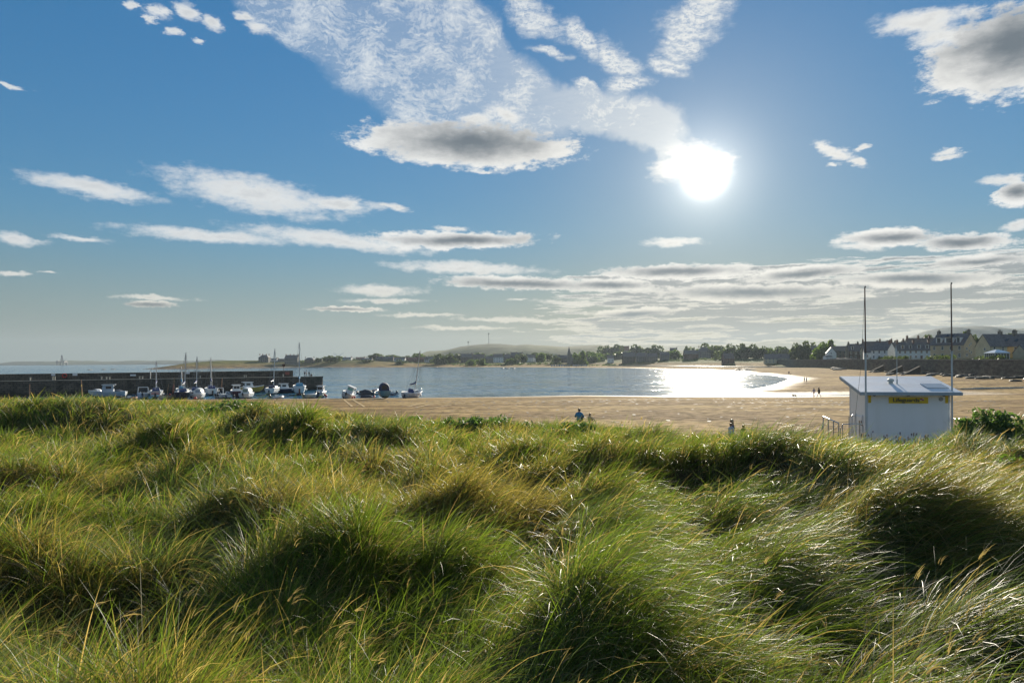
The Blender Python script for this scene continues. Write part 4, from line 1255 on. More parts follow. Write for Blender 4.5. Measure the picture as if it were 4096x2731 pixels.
# ------------------------------------------------------------------ sea wall and the houses behind it
def build_seawall():
    t = thing('seawall', 'long dark stone sea wall below the waterfront houses', 'wall', (WALL_LINE[0][0], WALL_LINE[0][1], 0))
    o = WALL_LINE[0]
    m, g, out = new_mat('wall_stone')
    co = g.add('ShaderNodeTexCoord').outputs['Object']
    br = g.add('ShaderNodeTexBrick')
    g.put(br.inputs['Vector'], g.vmath('MULTIPLY', co, (1.0, 1.0, 1.0)))
    n = g.noise(g.vmath('MULTIPLY', co, (0.3, 0.3, 1.0)), 1.0, 5.0, 0.65)
    n2 = g.noise(co, 1.6, 5.0, 0.7)
    base = g.mix(g.ramp(n, 0.35, 0.65), (0.095, 0.08, 0.065), (0.20, 0.17, 0.13))
    base = g.mix(g.math('MULTIPLY', g.ramp(n2, 0.45, 0.75), 0.7), base, (0.03, 0.028, 0.022))
    principled(g, out, base, 0.95, 0.2, 0.0, bump(g, n2, 0.9, 0.25))
    P2 = [(p[0] - o[0], p[1] - o[1]) for p in WALL_LINE]
    rings = []
    cop = []
    for i, (x, y) in enumerate(P2):
        top = [6.75, 6.7, 6.75, 7.0, 7.2, 7.4, 7.4][i]
        rings.append([(x - 0.9, y, -0.5), (x - 0.15, y, top), (x + 0.75, y, top), (x + 0.9, y, -0.5)])
        cop.append([(x - 0.28, y, top + 0.003), (x - 0.28, y, top + 0.22), (x + 0.85, y, top + 0.22), (x + 0.85, y, top + 0.003)])
    MB().loft(rings).build('wall', m, t)
    MB().loft(cop).build('coping', paint((0.30, 0.28, 0.25), 0.85, 0.2, 0.5), t)
    # groyne-like stone ramps against the wall
    for k, yy in enumerate((262, 284, 312)):
        x = float(np.interp(yy, WALL_LINE[:, 1], WALL_LINE[:, 0]))
        h0 = hz(x - 9, yy)
        b = thing('slipway', 'pale stone ramp sloping up against the dark sea wall', 'ramp', (x, yy, 0), 0, 'stone ramps on the sea wall')
        MB().prism([(-11, -0.8, h0 - .5), (-1.0, 5.2, h0 - .5), (-1.0, 6.6, h0 - .5), (-11, .6, h0 - .5)],
                   [(-11, -0.8, h0 + .1), (-1.0, 5.2, h0 + 3.2), (-1.0, 6.6, h0 + 3.2), (-11, .6, h0 + .1)]).build('ramp_stone', paint((0.13, 0.12, 0.10), 1.0, 0.2, 1.5, 0.03), b)
build_seawall()

GW = 'waterfront houses behind the sea wall'
# yellow house at the end: long range with a gable towards the viewer, wing gable to the sea
t_ = house('house', 'big ochre yellow house with slate roof and three chimneys', 181, 246, 6.6, 17.5, 8.5, 4.9, 9.2, math.radians(-72), YELLOW, SLATE, (-.62, .02, .55), 2, 5, True, GW, door=True, skylights=((-4, .55), (-1, .5), (2.6, .45)))
house('house', 'gabled ochre wing turned to the sea beside the big yellow house', 168.5, 240, 6.6, 7.5, 5.6, 4.9, 9.0, math.radians(14), CREAM, SLATE, (), 2, 2, True, GW, door=False, gable_win=((-0.8, 3.4, -1), (0.9, 0.8, -1)))
house('outbuilding', 'low slate-roofed outbuilding in front of the yellow house', 171.5, 226.5, 6.6, 7.2, 5.0, 2.4, 4.9, math.radians(10), PEACH, SLATE, (), 1, 2, True, GW, door=False, cat='outbuilding')
def sunroom():
    t = thing('conservatory', 'white glazed conservatory with a shallow pyramid roof', 'conservatory', (159.5, 224.5, 6.6))
    m = MB()
    for a in np.linspace(-2.4, 2.4, 6):
        m.box(a - .06, a + .06, -2.4, -2.28, 0, 2.2)
        m.box(-2.4, -2.28, a - .06, a + .06, 0, 2.2)
    m.box(-2.45, 2.45, -2.45, 2.45, 2.2, 2.4).box(-2.45, 2.45, -2.45, 2.45, -.6, .5)
    m.build('frame', WFRAME, t)
    MB().box(-2.3, 2.3, -2.3, 2.3, .5, 2.19).build('pane', GLASS, t)
    MB().poly([(-2.7, -2.7, 2.41), (2.7, -2.7, 2.41), (2.7, 2.7, 2.41), (-2.7, 2.7, 2.41), (-.4, -.4, 3.5), (.4, -.4, 3.5), (.4, .4, 3.5), (-.4, .4, 3.5)],
              [(0, 1, 5, 4), (1, 2, 6, 5), (2, 3, 7, 6), (3, 0, 4, 7), (4, 5, 6, 7)]).build('roof', paint((0.75, 0.78, 0.8), 0.3, 0.05), t)
sunroom()
# peach house with the gable full of small windows
gw = [(-0.2, 6.1, 1), (1.0, 5.4, 1), (2.6, 4.0, 1), (3.3, 4.0, 1), (0.9, 3.1, 1), (-0.4, 2.5, 1), (2.6, 1.5, 1), (3.4, 1.5, 1)]
house('house', 'tall peach rendered house with many small windows in its gable', 182.46, 282, 6.8, 13, 10.5, 6.0, 10.6, math.radians(-60), PEACH, SLATE, (-.95, .95), 2, 4, True, GW, gable_win=[(-(a), b, 1) for a, b, c in gw], dormers=((-3.6, 2.2), (0.4, 3.4), (4.0, 1.6)), skylights=((-1.6, .8), (0.2, .8)))
# white terrace
house('terrace_house', 'long white rendered terrace with a row of white dormers', 202.14, 338, 6.9, 21, 7.0, 4.6, 8.4, math.radians(-22), WHITE, SLATE, (-1, -.3, .35, 1), 2, 9, True, GW, dormers=((-8, 1.5), (-4.6, 1.4), (-1, 1.5), (2.5, 1.4), (5.6, 1.6), (8.6, 1.5)))
house('terrace_house', 'second row of grey houses with red chimney pots above the white terrace', 225.04, 368, 8.4, 22, 8.0, 5.4, 10.0, math.radians(-20), GREYSTONE, SLATE2, (-1, -.5, .0, .5, 1), 2, 8, True, GW)
house('house', 'white house with a narrow gable beside the white terrace', 193.68, 356, 6.9, 9.5, 6.2, 5.0, 8.6, math.radians(-66), WHITE, SLATE, (.9,), 2, 3, True, GW)
house('house', 'long low white house with a plain slate roof', 204.5, 382, 6.9, 14, 7.0, 4.2, 7.6, math.radians(-24), WHITE, SLATE, (), 1, 4, True, GW)
house('house', 'grey gabled houses stepping up behind the plain slate roof', 218.24, 408, 8.6, 16, 8.0, 5.0, 9.2, math.radians(-30), GREYSTONE, SLATE2, (-1, .2, 1), 2, 5, True, GW)
house('house', 'cream house with a tall window facing the beach', 217.45, 415, 7.0, 8.5, 7.0, 5.6, 9.0, math.radians(-14), CREAM, SLATE2, (-1, 1), 2, 3, True, GW)
house('house', 'dark stone house with white dormers beside the slipway', 225.38, 446, 7.0, 11, 7.5, 5.6, 10.2, math.radians(-16), DARKSTONE, SLATE, (-1, .1, 1), 2, 4, True, GW, dormers=((-3.2, 1.6), (2.8, 1.6)))
house('house', 'narrow white house with a pointed gable at the beach end', 227, 486, 6.6, 5.5, 6.5, 5.2, 9.2, math.radians(72), WHITE, SLATE, (), 2, 1, True, GW, gable_win=((0, 4.6, -1), (0, 1.2, -1)), porch=False)
house('outbuilding', 'flat little white annexe beside the narrow white house', 222, 480, 5.6, 4.6, 4.2, 3.6, 4.3, math.radians(5), WHITE, SLATE, (), 1, 2, True, GW, cat='outbuilding', door=False)
# cottage and villas further round the bay
house('house', 'long cream cottage with a sunlit gable behind the upper beach', 279, 720, hz(279, 720), 25, 9, 4.6, 9.4, math.radians(-14), CREAM, SLATE, (), 2, 7, True, GW, gable_win=((0, 2.2, 1),), skylights=((4, .6),))
house('house', 'dark turreted villa half hidden by trees', 312, 690, hz(312, 690), 18, 10, 7.5, 13.0, math.radians(-10), DARKSTONE, SLATE, (-1, -.2, .8), 2, 5, False, GW)
house('house', 'brown gabled house in front of the bright green trees', 300, 640, hz(300, 640), 14, 10, 5.0, 10.5, math.radians(20), BROWNRED, SLATE2, (0,), 2, 4, False, GW)
house('house', 'red-chimneyed house among the trees above the upper beach', 250, 790, hz(250, 790), 12, 9, 6, 12, 0.1, BROWNRED, SLATE2, (-.7, .6), 2, 4, False, GW)
# upper terrace behind
for k, (x, yt, Y, lab) in enumerate([(3480, 1372, 520, 'grey roofed house high in the village above the plain slate roof'), (3510, 1365, 500, 'stone house with a gabled attic high in the village'),
                                     (3545, 1360, 480, 'stone house with twin attic gables high in the village'), (3600, 1358, 460, 'broad grey house high in the village above the white terrace'),
                                     (3420, 1372, 560, 'grey house with a red ridge behind the cream house'), (3360, 1376, 600, 'dark tall house behind the white dormers'), (3645, 1352, 440, 'long dark roofed house high behind the terrace')]):
    X, Zt = at(x, yt, Y)
    house('house', lab, X, Y, 8.8, 11 + k % 3 * 2, 8, max(4.5, Zt - 8.8 - 6.0), max(8.0, Zt - 8.8 - 1.9), -0.3 + .15 * (k % 3), [GREYSTONE, STONE, DARKSTONE][k % 3], [SLATE, SLATE2][k % 2], (-1, 1) if k % 2 else (-.9, .1, .9), 2, 4, False, 'houses higher in the village')

# trees, hedges of the waterfront
for (x, yt, w, Y, lt, lab) in [(3870, 1338, 46, 330, 0, 'dark tree between the peach house and the yellow house'), (3905, 1335, 40, 330, 0, 'dark tree rising behind the yellow house gable'), (3845, 1346, 34, 345, 0, 'small dark tree behind the peach gable'),
                               (4010, 1332, 60, 330, 1, 'broad green tree behind the chimneys of the yellow house'), (4060, 1330, 60, 320, 0, 'large dark tree behind the yellow house end'), (4110, 1326, 60, 310, 1, 'green tree at the very end of the waterfront'),
                               (3700, 1352, 60, 400, 0, 'ivy-dark tree over the white terrace roofs'), (3660, 1360, 40, 400, 0, 'round tree beside the ivy-dark tree')]:
    X, Zt = at(x, yt, Y)
    tree(lab, X, Y, 7.5, w * Y / F * 1.15, Zt - 7.5, 'trees among the waterfront houses', bool(lt))
def hedge(label, x0, y0, x1, y1, z, h, n, seed):
    r = np.random.default_rng(seed)
    s = r.random(n)
    c = np.stack([x0 + (x1 - x0) * s + r.normal(0, .7, n), y0 + (y1 - y0) * s + r.normal(0, .7, n), z + h * r.random(n) * (0.6 + .4 * np.sin(s * 23))], -1)
    a = r.normal(size=(n, 3))
    b = r.normal(size=(n, 3))
    a /= np.linalg.norm(a, axis=1, keepdims=True)
    b /= np.linalg.norm(b, axis=1, keepdims=True)
    k = (.28 * r.uniform(.6, 1.3, n))[:, None]
    V = np.stack([c - a * k - b * k * .6, c + a * k - b * k * .6, c + a * k + b * k * .6, c - a * k + b * k * .6], 1).reshape(-1, 3)
    V -= np.array([x0, y0, z])
    o = link('hedge', np_mesh('hedge', V, np.arange(len(V)).reshape(-1, 4), False), LEAF_A, None, (x0, y0, z))
    tag(o, label, 'hedge', 'garden hedges on top of the sea wall')
hedge('dense hedge in front of the peach gabled house', 167, 258, 171, 280, 6.6, 2.0, 1300, 1)
hedge('dark garden hedge below the white terrace', 174, 300, 182, 334, 6.7, 2.0, 1600, 2)
hedge('ragged hedge below the white house with narrow gable', 186, 340, 196, 372, 6.7, 1.8, 1200, 3)
hedge('clipped dark hedge below the yellow house', 154, 214, 161, 236, 6.6, 1.5, 900, 4)

# rocks
def rock_mesh(seed):
    r = np.random.default_rng(seed)
    bm = bmesh.new()
    bmesh.ops.create_icosphere(bm, subdivisions=2, radius=1.0)
    for v in bm.verts:
        d = v.co.normalized()
        k = 1 + 0.45 * float(fbm(np.array([d.x * 1.3 + seed * 7.1]), np.array([d.y * 1.3 + d.z * 1.7]), 3)[0])
        v.co = Vector((d.x * 1.2 * k, d.y * k, d.z * 0.55 * k))
    me = bpy.data.meshes.new('rock')
    bm.to_mesh(me)
    bm.free()
    return me
ROCKS = [rock_mesh(s) for s in range(5)]
WEEDROCK = paint((0.045, 0.042, 0.028), 0.7, 0.4, 1.5)
PALEROCK = paint((0.24, 0.20, 0.15), 0.9, 0.3, 1.2, dirt=0.4)
for m_ in ROCKS[:3]:
    m_.materials.append(WEEDROCK)
for m_ in ROCKS[3:]:
    m_.materials.append(PALEROCK)
rr_ = random.Random(5)
for k in range(70):
    yy = rr_.uniform(165, 320)
    x = float(np.interp(yy, WALL_LINE[:, 1], WALL_LINE[:, 0])) - abs(rr_.gauss(1.5, 5.5)) - .8
    s = rr_.uniform(.5, 1.5)
    o = link('rock', ROCKS[k % 3], None, None, (x, yy, hz(x, yy) + .1 * s))
    o.scale = (s * rr_.uniform(.8, 1.8), s, s * rr_.uniform(.6, 1.1))
    o.rotation_euler = (0, 0, rr_.uniform(0, 6.28))
    tag(o, 'dark weedy rock lying at the foot of the sea wall', 'rock', 'weed-covered rocks at the foot of the sea wall')
for k in range(16):
    x, y = P(rr_.uniform(3300, 3425), rr_.uniform(1463, 1474), 2.2)
    s = rr_.uniform(1.0, 2.6)
    o = link('rock', ROCKS[3 + k % 2], None, None, (x, y, hz(x, y) + .1 * s))
    o.scale = (s * 1.7, s, s * .9)
    o.rotation_euler = (0, 0, rr_.uniform(0, 6.28))
    tag(o, 'pale boulder in the outcrop on the sand near the sea wall end', 'rock', 'pale boulders on the upper beach')
for k in range(10):
    x, y = P(rr_.uniform(2965, 3012), rr_.uniform(1474, 1482), 0.3)
    s = rr_.uniform(1.0, 2.4)
    o = link('rock', ROCKS[k % 3], None, None, (x, y, .2))
    o.scale = (s * 2.2, s * 1.4, s * .9)
    tag(o, 'dark rock in the low reef at the bright water edge', 'rock', 'low reef at the water edge')
# seaweed-covered reefs off the far shore
for k, (x, y, w) in enumerate([(1640, 1467.5, 40), (1690, 1467.5, 30), (1560, 1468, 24), (1740, 1468.6, 18), (2030, 1473, 16), (2055, 1473.4, 10), (1260, 1469.5, 26), (1320, 1469.5, 20), (2010, 1472.6, 12), (360, 1478.6, 5), (415, 1477.5, 7), (452, 1476.8, 10)]):
    X, Y = P(x, y, 0.2)
    o = link('reef_rock', ROCKS[k % 3], None, None, (X, Y, 0.1))
    q = w * Y / F / 2
    o.scale = (q, 5.0, 1.2)
    tag(o, 'flat dark skerry barely above the water off the far shore', 'rock', 'skerries off the far shore')

# standing water on the far beach
drape_strip('beach_pool', PP([(2430, 1461.5), (2700, 1461), (2900, 1461), (3060, 1464), (3200, 1467.4), (3205, 1468.6), (3060, 1467.5), (2900, 1465.6), (2700, 1464), (2430, 1462.6)], 0.85), 0.85)
# the stream that crosses the sand past the hut
def stream(pts, half, name='stream'):
    top, bot = [], []
    for x, y in pts:
        X, Y, Z = 0, 0, 1.0
        for _ in range(12):
            X, Y = P(x, y, Z)
            Z = hz(X, Y)
        top.append((X, Y + half, Z + .03))
        bot.append((X, Y - half, Z + .03))
    v = top + bot[::-1]
    n = len(top)
    me = bpy.data.meshes.new(name)
    me.from_pydata(v, [], [(i + 1, i, 2 * n - 1 - i, 2 * n - 2 - i) for i in range(n - 1)])
    o = link(name, me, STREAM)
    o['kind'] = 'structure'
stream([(3820, 1556), (3880, 1555), (3950, 1552), (4020, 1550), (4100, 1548), (4180, 1547)], 3.4)
# tyre tracks pressed into the sand
TRACK = paint((0.50, 0.36, 0.18), .95, .12, 3.0, 0.05)
def track(pts, w, label):
    L_, R_ = [], []
    Q = []
    for x, y in pts:
        X, Y, Z = 0, 0, 1.0
        for _ in range(12):
            X, Y = P(x, y, Z)
            Z = hz(X, Y)
        Q.append(Vector((X, Y, 0)))
    fine = []
    for a, b in zip(Q[:-1], Q[1:]):
        for k in range(14):
            fine.append(a.lerp(b, k / 14))
    fine.append(Q[-1])
    v = []
    for i, q in enumerate(fine):
        d = (fine[min(i + 1, len(fine) - 1)] - fine[max(i - 1, 0)]).normalized()
        s = Vector((-d.y, d.x, 0)) * w
        for e in (q - s, q + s):
            v.append((e.x, e.y, hz(e.x, e.y) + .035))
    me = np_mesh('tyre_track', np.array(v), np.array([(2 * i + 2, 2 * i, 2 * i + 1, 2 * i + 3) for i in range(len(fine) - 1)])[:, ::-1])
    o = link('tyre_track', me, TRACK)
    o['kind'] = 'structure'
track([(1374, 1597), (1384, 1606), (1396, 1616), (1408, 1626)], .15, '')
track([(1410, 1598), (1424, 1607), (1442, 1618), (1458, 1628)], .15, '')
track([(1840, 1592), (1770, 1601), (1700, 1612), (1630, 1627)], .2, '')
track([(1870, 1594), (1800, 1604), (1730, 1616), (1660, 1631)], .2, '')
track([(2020, 1598), (1900, 1606), (1800, 1620), (1720, 1634)], .18, '')
# strand line of weed and litter
def wrack():
    r = np.random.default_rng(77)
    q = []
    for _ in range(900):
        x = r.uniform(1300, 4000)
        y = 1597 + 6 * math.sin(x * .004) + abs(r.normal(0, 9)) * (1 if r.random() < .6 else 5)
        X, Y = P(x, y, 1.0)
        X, Y = P(x, y, hz(X, Y))
        Z = hz(X, Y)
        s = r.uniform(.06, .22)
        a = r.uniform(0, 6.28)
        for dx, dy, dz in ((-1, -.4, 0), (1, -.5, .25), (.8, .5, .3), (-.9, .4, .05)):
            q.append((X + s * 1.6 * (dx * math.cos(a) - dy * math.sin(a)), Y + s * 1.6 * (dx * math.sin(a) + dy * math.cos(a)), Z + .02 + s * dz * .8))
    o = link('seaweed_litter', np_mesh('seaweed_litter', np.array(q), np.arange(len(q)).reshape(-1, 4), False), paint((0.05, 0.04, 0.025), .8, .3, 3.0))
    o['kind'] = 'stuff'
wrack()
# ------------------------------------------------------------------ pier
PA, PB = Vector((-112.0, 144.0, 0)), Vector((-50.0, 177.0, 0))
def build_pier():
    d = (PB - PA)
    L = d.length
    ang = math.atan2(d.y, d.x)
    t = thing('harbour_pier', 'long dark stone harbour pier with a raised parapet wall', 'pier', PA, ang)
    m, g, out = new_mat('pier_stone')
    co = g.add('ShaderNodeTexCoord').outputs['Object']
    br = g.add('ShaderNodeTexBrick')
    br.inputs['Scale'].default_value = 1.0
    br.inputs['Brick Width'].default_value = 1.1
    br.inputs['Row Height'].default_value = 0.45
    br.inputs['Mortar Size'].default_value = 0.03
    br.inputs['Color1'].default_value = (0.12, 0.10, 0.08, 1)
    br.inputs['Color2'].default_value = (0.175, 0.145, 0.11, 1)
    br.inputs['Mortar'].default_value = (0.02, 0.02, 0.018, 1)
    x, y, z = g.sep(co)
    g.put(br.inputs['Vector'], g.comb(g.math('ADD', x, y), z, 0.0))
    n = g.noise(co, 0.6, 5.0, 0.65)
    base = g.mix(g.math('MULTIPLY', g.ramp(n, 0.4, 0.7), 0.7), br.outputs[0], (0.030, 0.030, 0.024))
    base = g.mix(g.ramp(z, 0.2, 1.4, 0.75, 0.0), base, (0.028, 0.030, 0.018))
    principled(g, out, base, 0.9, 0.15, 0.0, bump(g, g.math('ADD', n, br.outputs['Fac']), 0.8, 0.1))
    # local: x along the pier, -y towards the harbour
    zt, W = 3.3, 7.0
    pts = [(-40, 0), (L, 0), (L + 1.2, 1.2), (L + 1.2, W), (-40, W)]
    MB().prism([(a, b - (0.35 if b == 0 else 0), -3.0) for a, b in pts], [(a, b, zt) for a, b in pts]).build('wall', m, t)
    MB().box(-40, L + 1.0, 0.9, W - 1.3, zt + .004, zt + .02).build('deck', paint((0.25, 0.22, 0.17), 0.9, 0.2, 0.5), t)
    MB().box(-40, L + 1.1, -0.06, 0.85, zt + .004, zt + .17).build('coping', paint((0.30, 0.27, 0.21), 0.9, 0.2, 0.5), t)
    MB().prism([(-40, W - 1.25, zt + .005), (L - 5.5, W - 1.25, zt + .005), (L - 5.5, W + .05, zt + .005), (-40, W + .05, zt + .005)],
               [(-40, W - 1.05, zt + 1.45), (L - 5.5, W - 1.05, zt + 1.65), (L - 5.5, W + .05, zt + 1.65), (-40, W + .05, zt + 1.45)]).build('parapet', m, t)
    dm = paint((0.10, 0.10, 0.10), 0.6)
    for xx in (18, 29, 47, 61):
        l = MB()
        for s in (-.22, .22):
            l.box(xx + s - .03, xx + s + .03, -.5, -.42, -.8, zt + .1)
        for q in range(11):
            l.box(xx - .19, xx + .19, -.49, -.43, -.5 + q * .33, -.46 + q * .33)
        l.build('ladder', dm, t)
    return t, L, ang
pier, PL, PANG = build_pier()
def pier_pt(s, off):
    """s metres along the pier, off metres from the harbour face"""
    c, sn = math.cos(PANG), math.sin(PANG)
    return PA.x + c * s - sn * off, PA.y + sn * s + c * off
def pier_s(x):
    """distance along the pier under photo column x"""
    k = lev(x, 1510)[0] / F
    d = PB - PA
    s = (k * PA.y - PA.x) / (d.x - k * d.y)
    return s * PL
# ochre slipway revetment at the pier's root
def revetment():
    t = thing('revetment', 'sandy ochre stone revetment sloping down at the root of the pier', 'revetment', (-112, 143, 0), PANG)
    MB().prism([(-42, -13, -1.0), (4, -13, -1.0), (4, -0.5, -1.0), (-42, -0.5, -1.0)], [(-42, -12.5, 1.0), (1.0, -12.5, 1.0), (1.0, -0.5, 3.0), (-42, -0.5, 3.0)]).build('slope', paint((0.30, 0.21, 0.11), 0.9, 0.25, 0.6, dirt=0.3), t)
revetment()
WPAINT = paint((0.75, 0.75, 0.74), 0.35, 0.05)
RPAINT = paint((0.55, 0.03, 0.02), 0.4, 0.1)
DPAINT = paint((0.035, 0.035, 0.04), 0.4, 0.1)
BLUEC = paint((0.02, 0.045, 0.16), 0.7, 0.1)
def sign_board(x, w, h, zoff, col, label):
    s = pier_s(x)
    X, Y = pier_pt(s, 5.7)
    t = thing('notice_board', label, 'sign', (X, Y, 3.3), PANG)
    MB().box(-w / 2, w / 2, -.06, 0, zoff, zoff + h).build('board', col, t)
    MB().box(-w / 2 + .1, -w / 2 + .16, 0.001, .06, 0, zoff + h).box(w / 2 - .16, w / 2 - .1, 0.001, .06, 0, zoff + h).build('post', DPAINT, t)
sign_board(200, .75, .45, 1.05, WPAINT, 'small white notice near the root of the pier')
sign_board(290, .95, .5, 1.0, WPAINT, 'wider white notice on the parapet past the red ring')
sign_board(530, 1.2, .42, .75, WPAINT, 'long white notice low on the parapet')
sign_board(756, .85, .5, 1.1, WPAINT, 'white notice near the middle of the parapet')
sign_board(1165, 1.1, .7, .6, paint((0.3, 0.1, 0.08), .7), 'faded red panel near the pier head')
def ring():
    s = pier_s(247)
    X, Y = pier_pt(s, 5.6)
    t = thing('lifebuoy', 'red lifebuoy hanging on the pier parapet', 'lifebuoy', (X, Y, 3.3), PANG)
    pts = [(.42 * math.cos(a), -.02, 1.05 + .42 * math.sin(a)) for a in np.linspace(0, 2 * math.pi, 17)]
    MB().tube(pts, .12, 6).build('ring', RPAINT, t, True)
    MB().box(-.05, .05, .1, .16, 0, 1.4).build('post', DPAINT, t)
ring()
for k, (x, h) in enumerate([(118, 0.8), (208, .95), (217, .95), (405, .8), (425, .7), (437, .7), (558, .75), (570, .75), (802, .7), (979, .7), (986, .7), (1135, .8)]):
    X, Y = pier_pt(pier_s(x), .9)
    o = MB().lathe([(.14, 0), (.12, h * .8), (.17, h * .82), (.17, h)], 8).build('mooring_post', paint((0.45, 0.42, 0.34), .7), None, False, (X, Y, 3.32))
    tag(o, 'short pale mooring post on the pier edge', 'post', 'mooring posts along the pier')
def beacon():
    X, Y = pier_pt(pier_s(1143), 3.0)
    t = thing('beacon', 'slim beacon post with a basket top on the pier', 'beacon', (X, Y, 3.3))
    MB().tube([(0, 0, 0), (0, 0, 2.6)], .07, 6).build('post', DPAINT, t)
    MB().lathe([(.1, 2.6), (.42, 3.0), (.42, 3.35), (.2, 3.4)], 8).build('basket', paint((0.12, 0.07, 0.05), .7), t)
beacon()
def lamp():
    X, Y = pier_pt(pier_s(601), 1.0)
    t = thing('davit', 'crooked white davit post on the pier edge', 'davit', (X, Y, 3.3))
    MB().tube([(0, 0, 0), (.05, 0, 1.2), (0, 0, 1.9), (.55, 0, 2.5)], .10, 6).build('post', paint((0.5, 0.5, 0.46), .6), t)
    MB().lathe([(.2, 0), (.2, .12)], 8).build('base', DPAINT, t)
lamp()
for k, (x0, y0, x1, y1, lab) in enumerate([(331, 1572, 324, 1518, 'leaning brown timber stake beside the pier'), (117, 1570, 118, 1536, 'short upright stake before the ochre revetment'), (882, 1566, 888, 1512, 'thin leaning rust-coloured pole beside the boats')]):
    Y = 139
    Xa, Za = at(x0, y0, Y)
    Xb, Zb = at(x1, y1, Y)
    o = MB().tube([(0, 0, -Za - .6), (Xb - Xa, 0, Zb - Za)], [.11, .08], 6).build('timber_stake', paint((0.22, 0.12, 0.07), .9), None, False, (Xa, Y, Za))
    tag(o, lab, 'stake')

# ------------------------------------------------------------------ boats
def hull_rings(L, B, H, bow=1.0, transom=0.8, flare=0.25, sheer=0.25, keel=0.12, n=11):
    """stations from stern (y=-L/2) to bow (y=+L/2); returns rings of an open hull section"""
    rings = []
    for i in range(n):
        s = i / (n - 1)
        b = B / 2 * (transom + (1 - transom) * math.sin(min(1, s / 0.45) * math.pi / 2)) * (1 - max(0, (s - 0.5) / 0.5) ** 2.3)
        b = max(b, 0.03)
        zt = H * (1 + sheer * (s - 0.35) ** 2 * 2.2 * (1 if s > .35 else .4))
        zk = -keel + (H * 0.75) * max(0, (s - 0.72) / 0.28) ** 2.2
        y = -L / 2 + L * s
        sec = []
        for a, zz in ((1.0, zt), (0.97 - flare * .15, zk + (zt - zk) * .62), (0.80 - flare * .4, zk + (zt - zk) * .28), (0.34, zk + (zt - zk) * .07), (0, zk)):
            sec.append((b * a, y, zz))
        rings.append(sec + [(-p[0], p[1], p[2]) for p in reversed(sec[:-1])])
    return rings
def hull_mesh(L, B, H, deck=True, **kw):
    rings = hull_rings(L, B, H, **kw)
    m = MB()
    n = len(rings[0])
    pts = [p for r in rings for p in r]
    fs = []
    for k in range(len(rings) - 1):
        for i in range(n - 1):
            a = k * n + i
            fs.append((a, a + n, a + n + 1, a + 1))
    fs.append(tuple(range(n)))           # transom
    m.poly(pts, fs)
    dk = MB()
    dz = -0.06 if deck else -H * 0.55
    kx = 0.985 if deck else 0.9
    dv = []
    for r in rings:
        dv += [(r[0][0] * kx, r[0][1], r[0][2] + dz), (r[-1][0] * kx, r[-1][1], r[-1][2] + dz)]
    dk.poly(dv, [(2 * k + 1, 2 * k, 2 * k + 2, 2 * k + 3) for k in range(len(rings) - 1)])
    return m, dk, rings
def add_hull(t, L, B, H, col, deckcol, boot=None, rail=None, deck=True, **kw):
    m, dk, rings = hull_mesh(L, B, H, deck, **kw)
    h = m.build('hull', col, t, True)
    dk.build('deck', deckcol, t)
    if boot is not None:        # antifouling below the waterline
        b = MB()
        rr = []
        for r in rings:
            k = [r[i] for i in range(2, len(r) - 2)]
            rr.append([(p[0] * 1.012, p[1] * 1.002, p[2] - 0.008) for p in k])
        n = len(rr[0])
        pts = [p for r in rr for p in r]
        fs = [(k * n + i, k * n + i + n, k * n + i + n + 1, k * n + i + 1) for k in range(len(rr) - 1) for i in range(n - 1)]
        fs.append(tuple(range(n)))
        b.poly(pts, fs).build('antifouling', boot, h, True)
    g = MB()
    for s in (0, -1):
        g.tube([r[s] for r in rings], .045, 5)
    g.build('gunwale', rail or WPAINT, h)
    return rings
def outboard(t, y, z, x=0.0, tilt=0.5, col=None, s=1.0):
    col = col or DPAINT
    m = MB()
    c, sn = math.cos(tilt), math.sin(tilt)
    def rt(yy, zz):
        return (x, y + (-yy * c - zz * sn) * s, z + (zz * c - yy * sn) * s)
    m.loft([[(x + .17 * s * math.cos(a) * k, rt(.22 + .24 * math.sin(a) * k, zz)[1], rt(.22 + .24 * math.sin(a) * k, zz)[2]) for a in np.linspace(0, 2 * math.pi, 9)[:-1]] for k, zz in ((.7, .05), (1, .15), (1, .45), (.75, .6))])
    o = m.build('outboard_motor', col, t, True)
    l = MB().tube([rt(.22, .1), rt(.22, -.75)], [.09 * s, .07 * s], 6)
    l.tube([rt(.22, -.72), rt(.52, -.72)], .1 * s, 6)
    l.build('lower_leg', paint((0.25, 0.25, 0.26), .4), o)
def boat_thing(name, label, x, yb, heading, roll=0.0, z=None, group='boats lying in the harbour', cat='boat', pitch=0.0, Y=None):
    """heading 0 = bow away from the viewer, positive turns the bow to +x"""
    zz = 0.0 if z is None else z
    if Y is None:
        X, Y = P(x, yb, zz)
    else:
        X = lev(x, yb)[0] / F * Y
    t = thing(name, label, cat, (X, Y, zz), 0, group, rot=(pitch, roll, -heading - math.atan2(X, Y)))
    t.scale = (.92, .92, .92)
    return t, Y
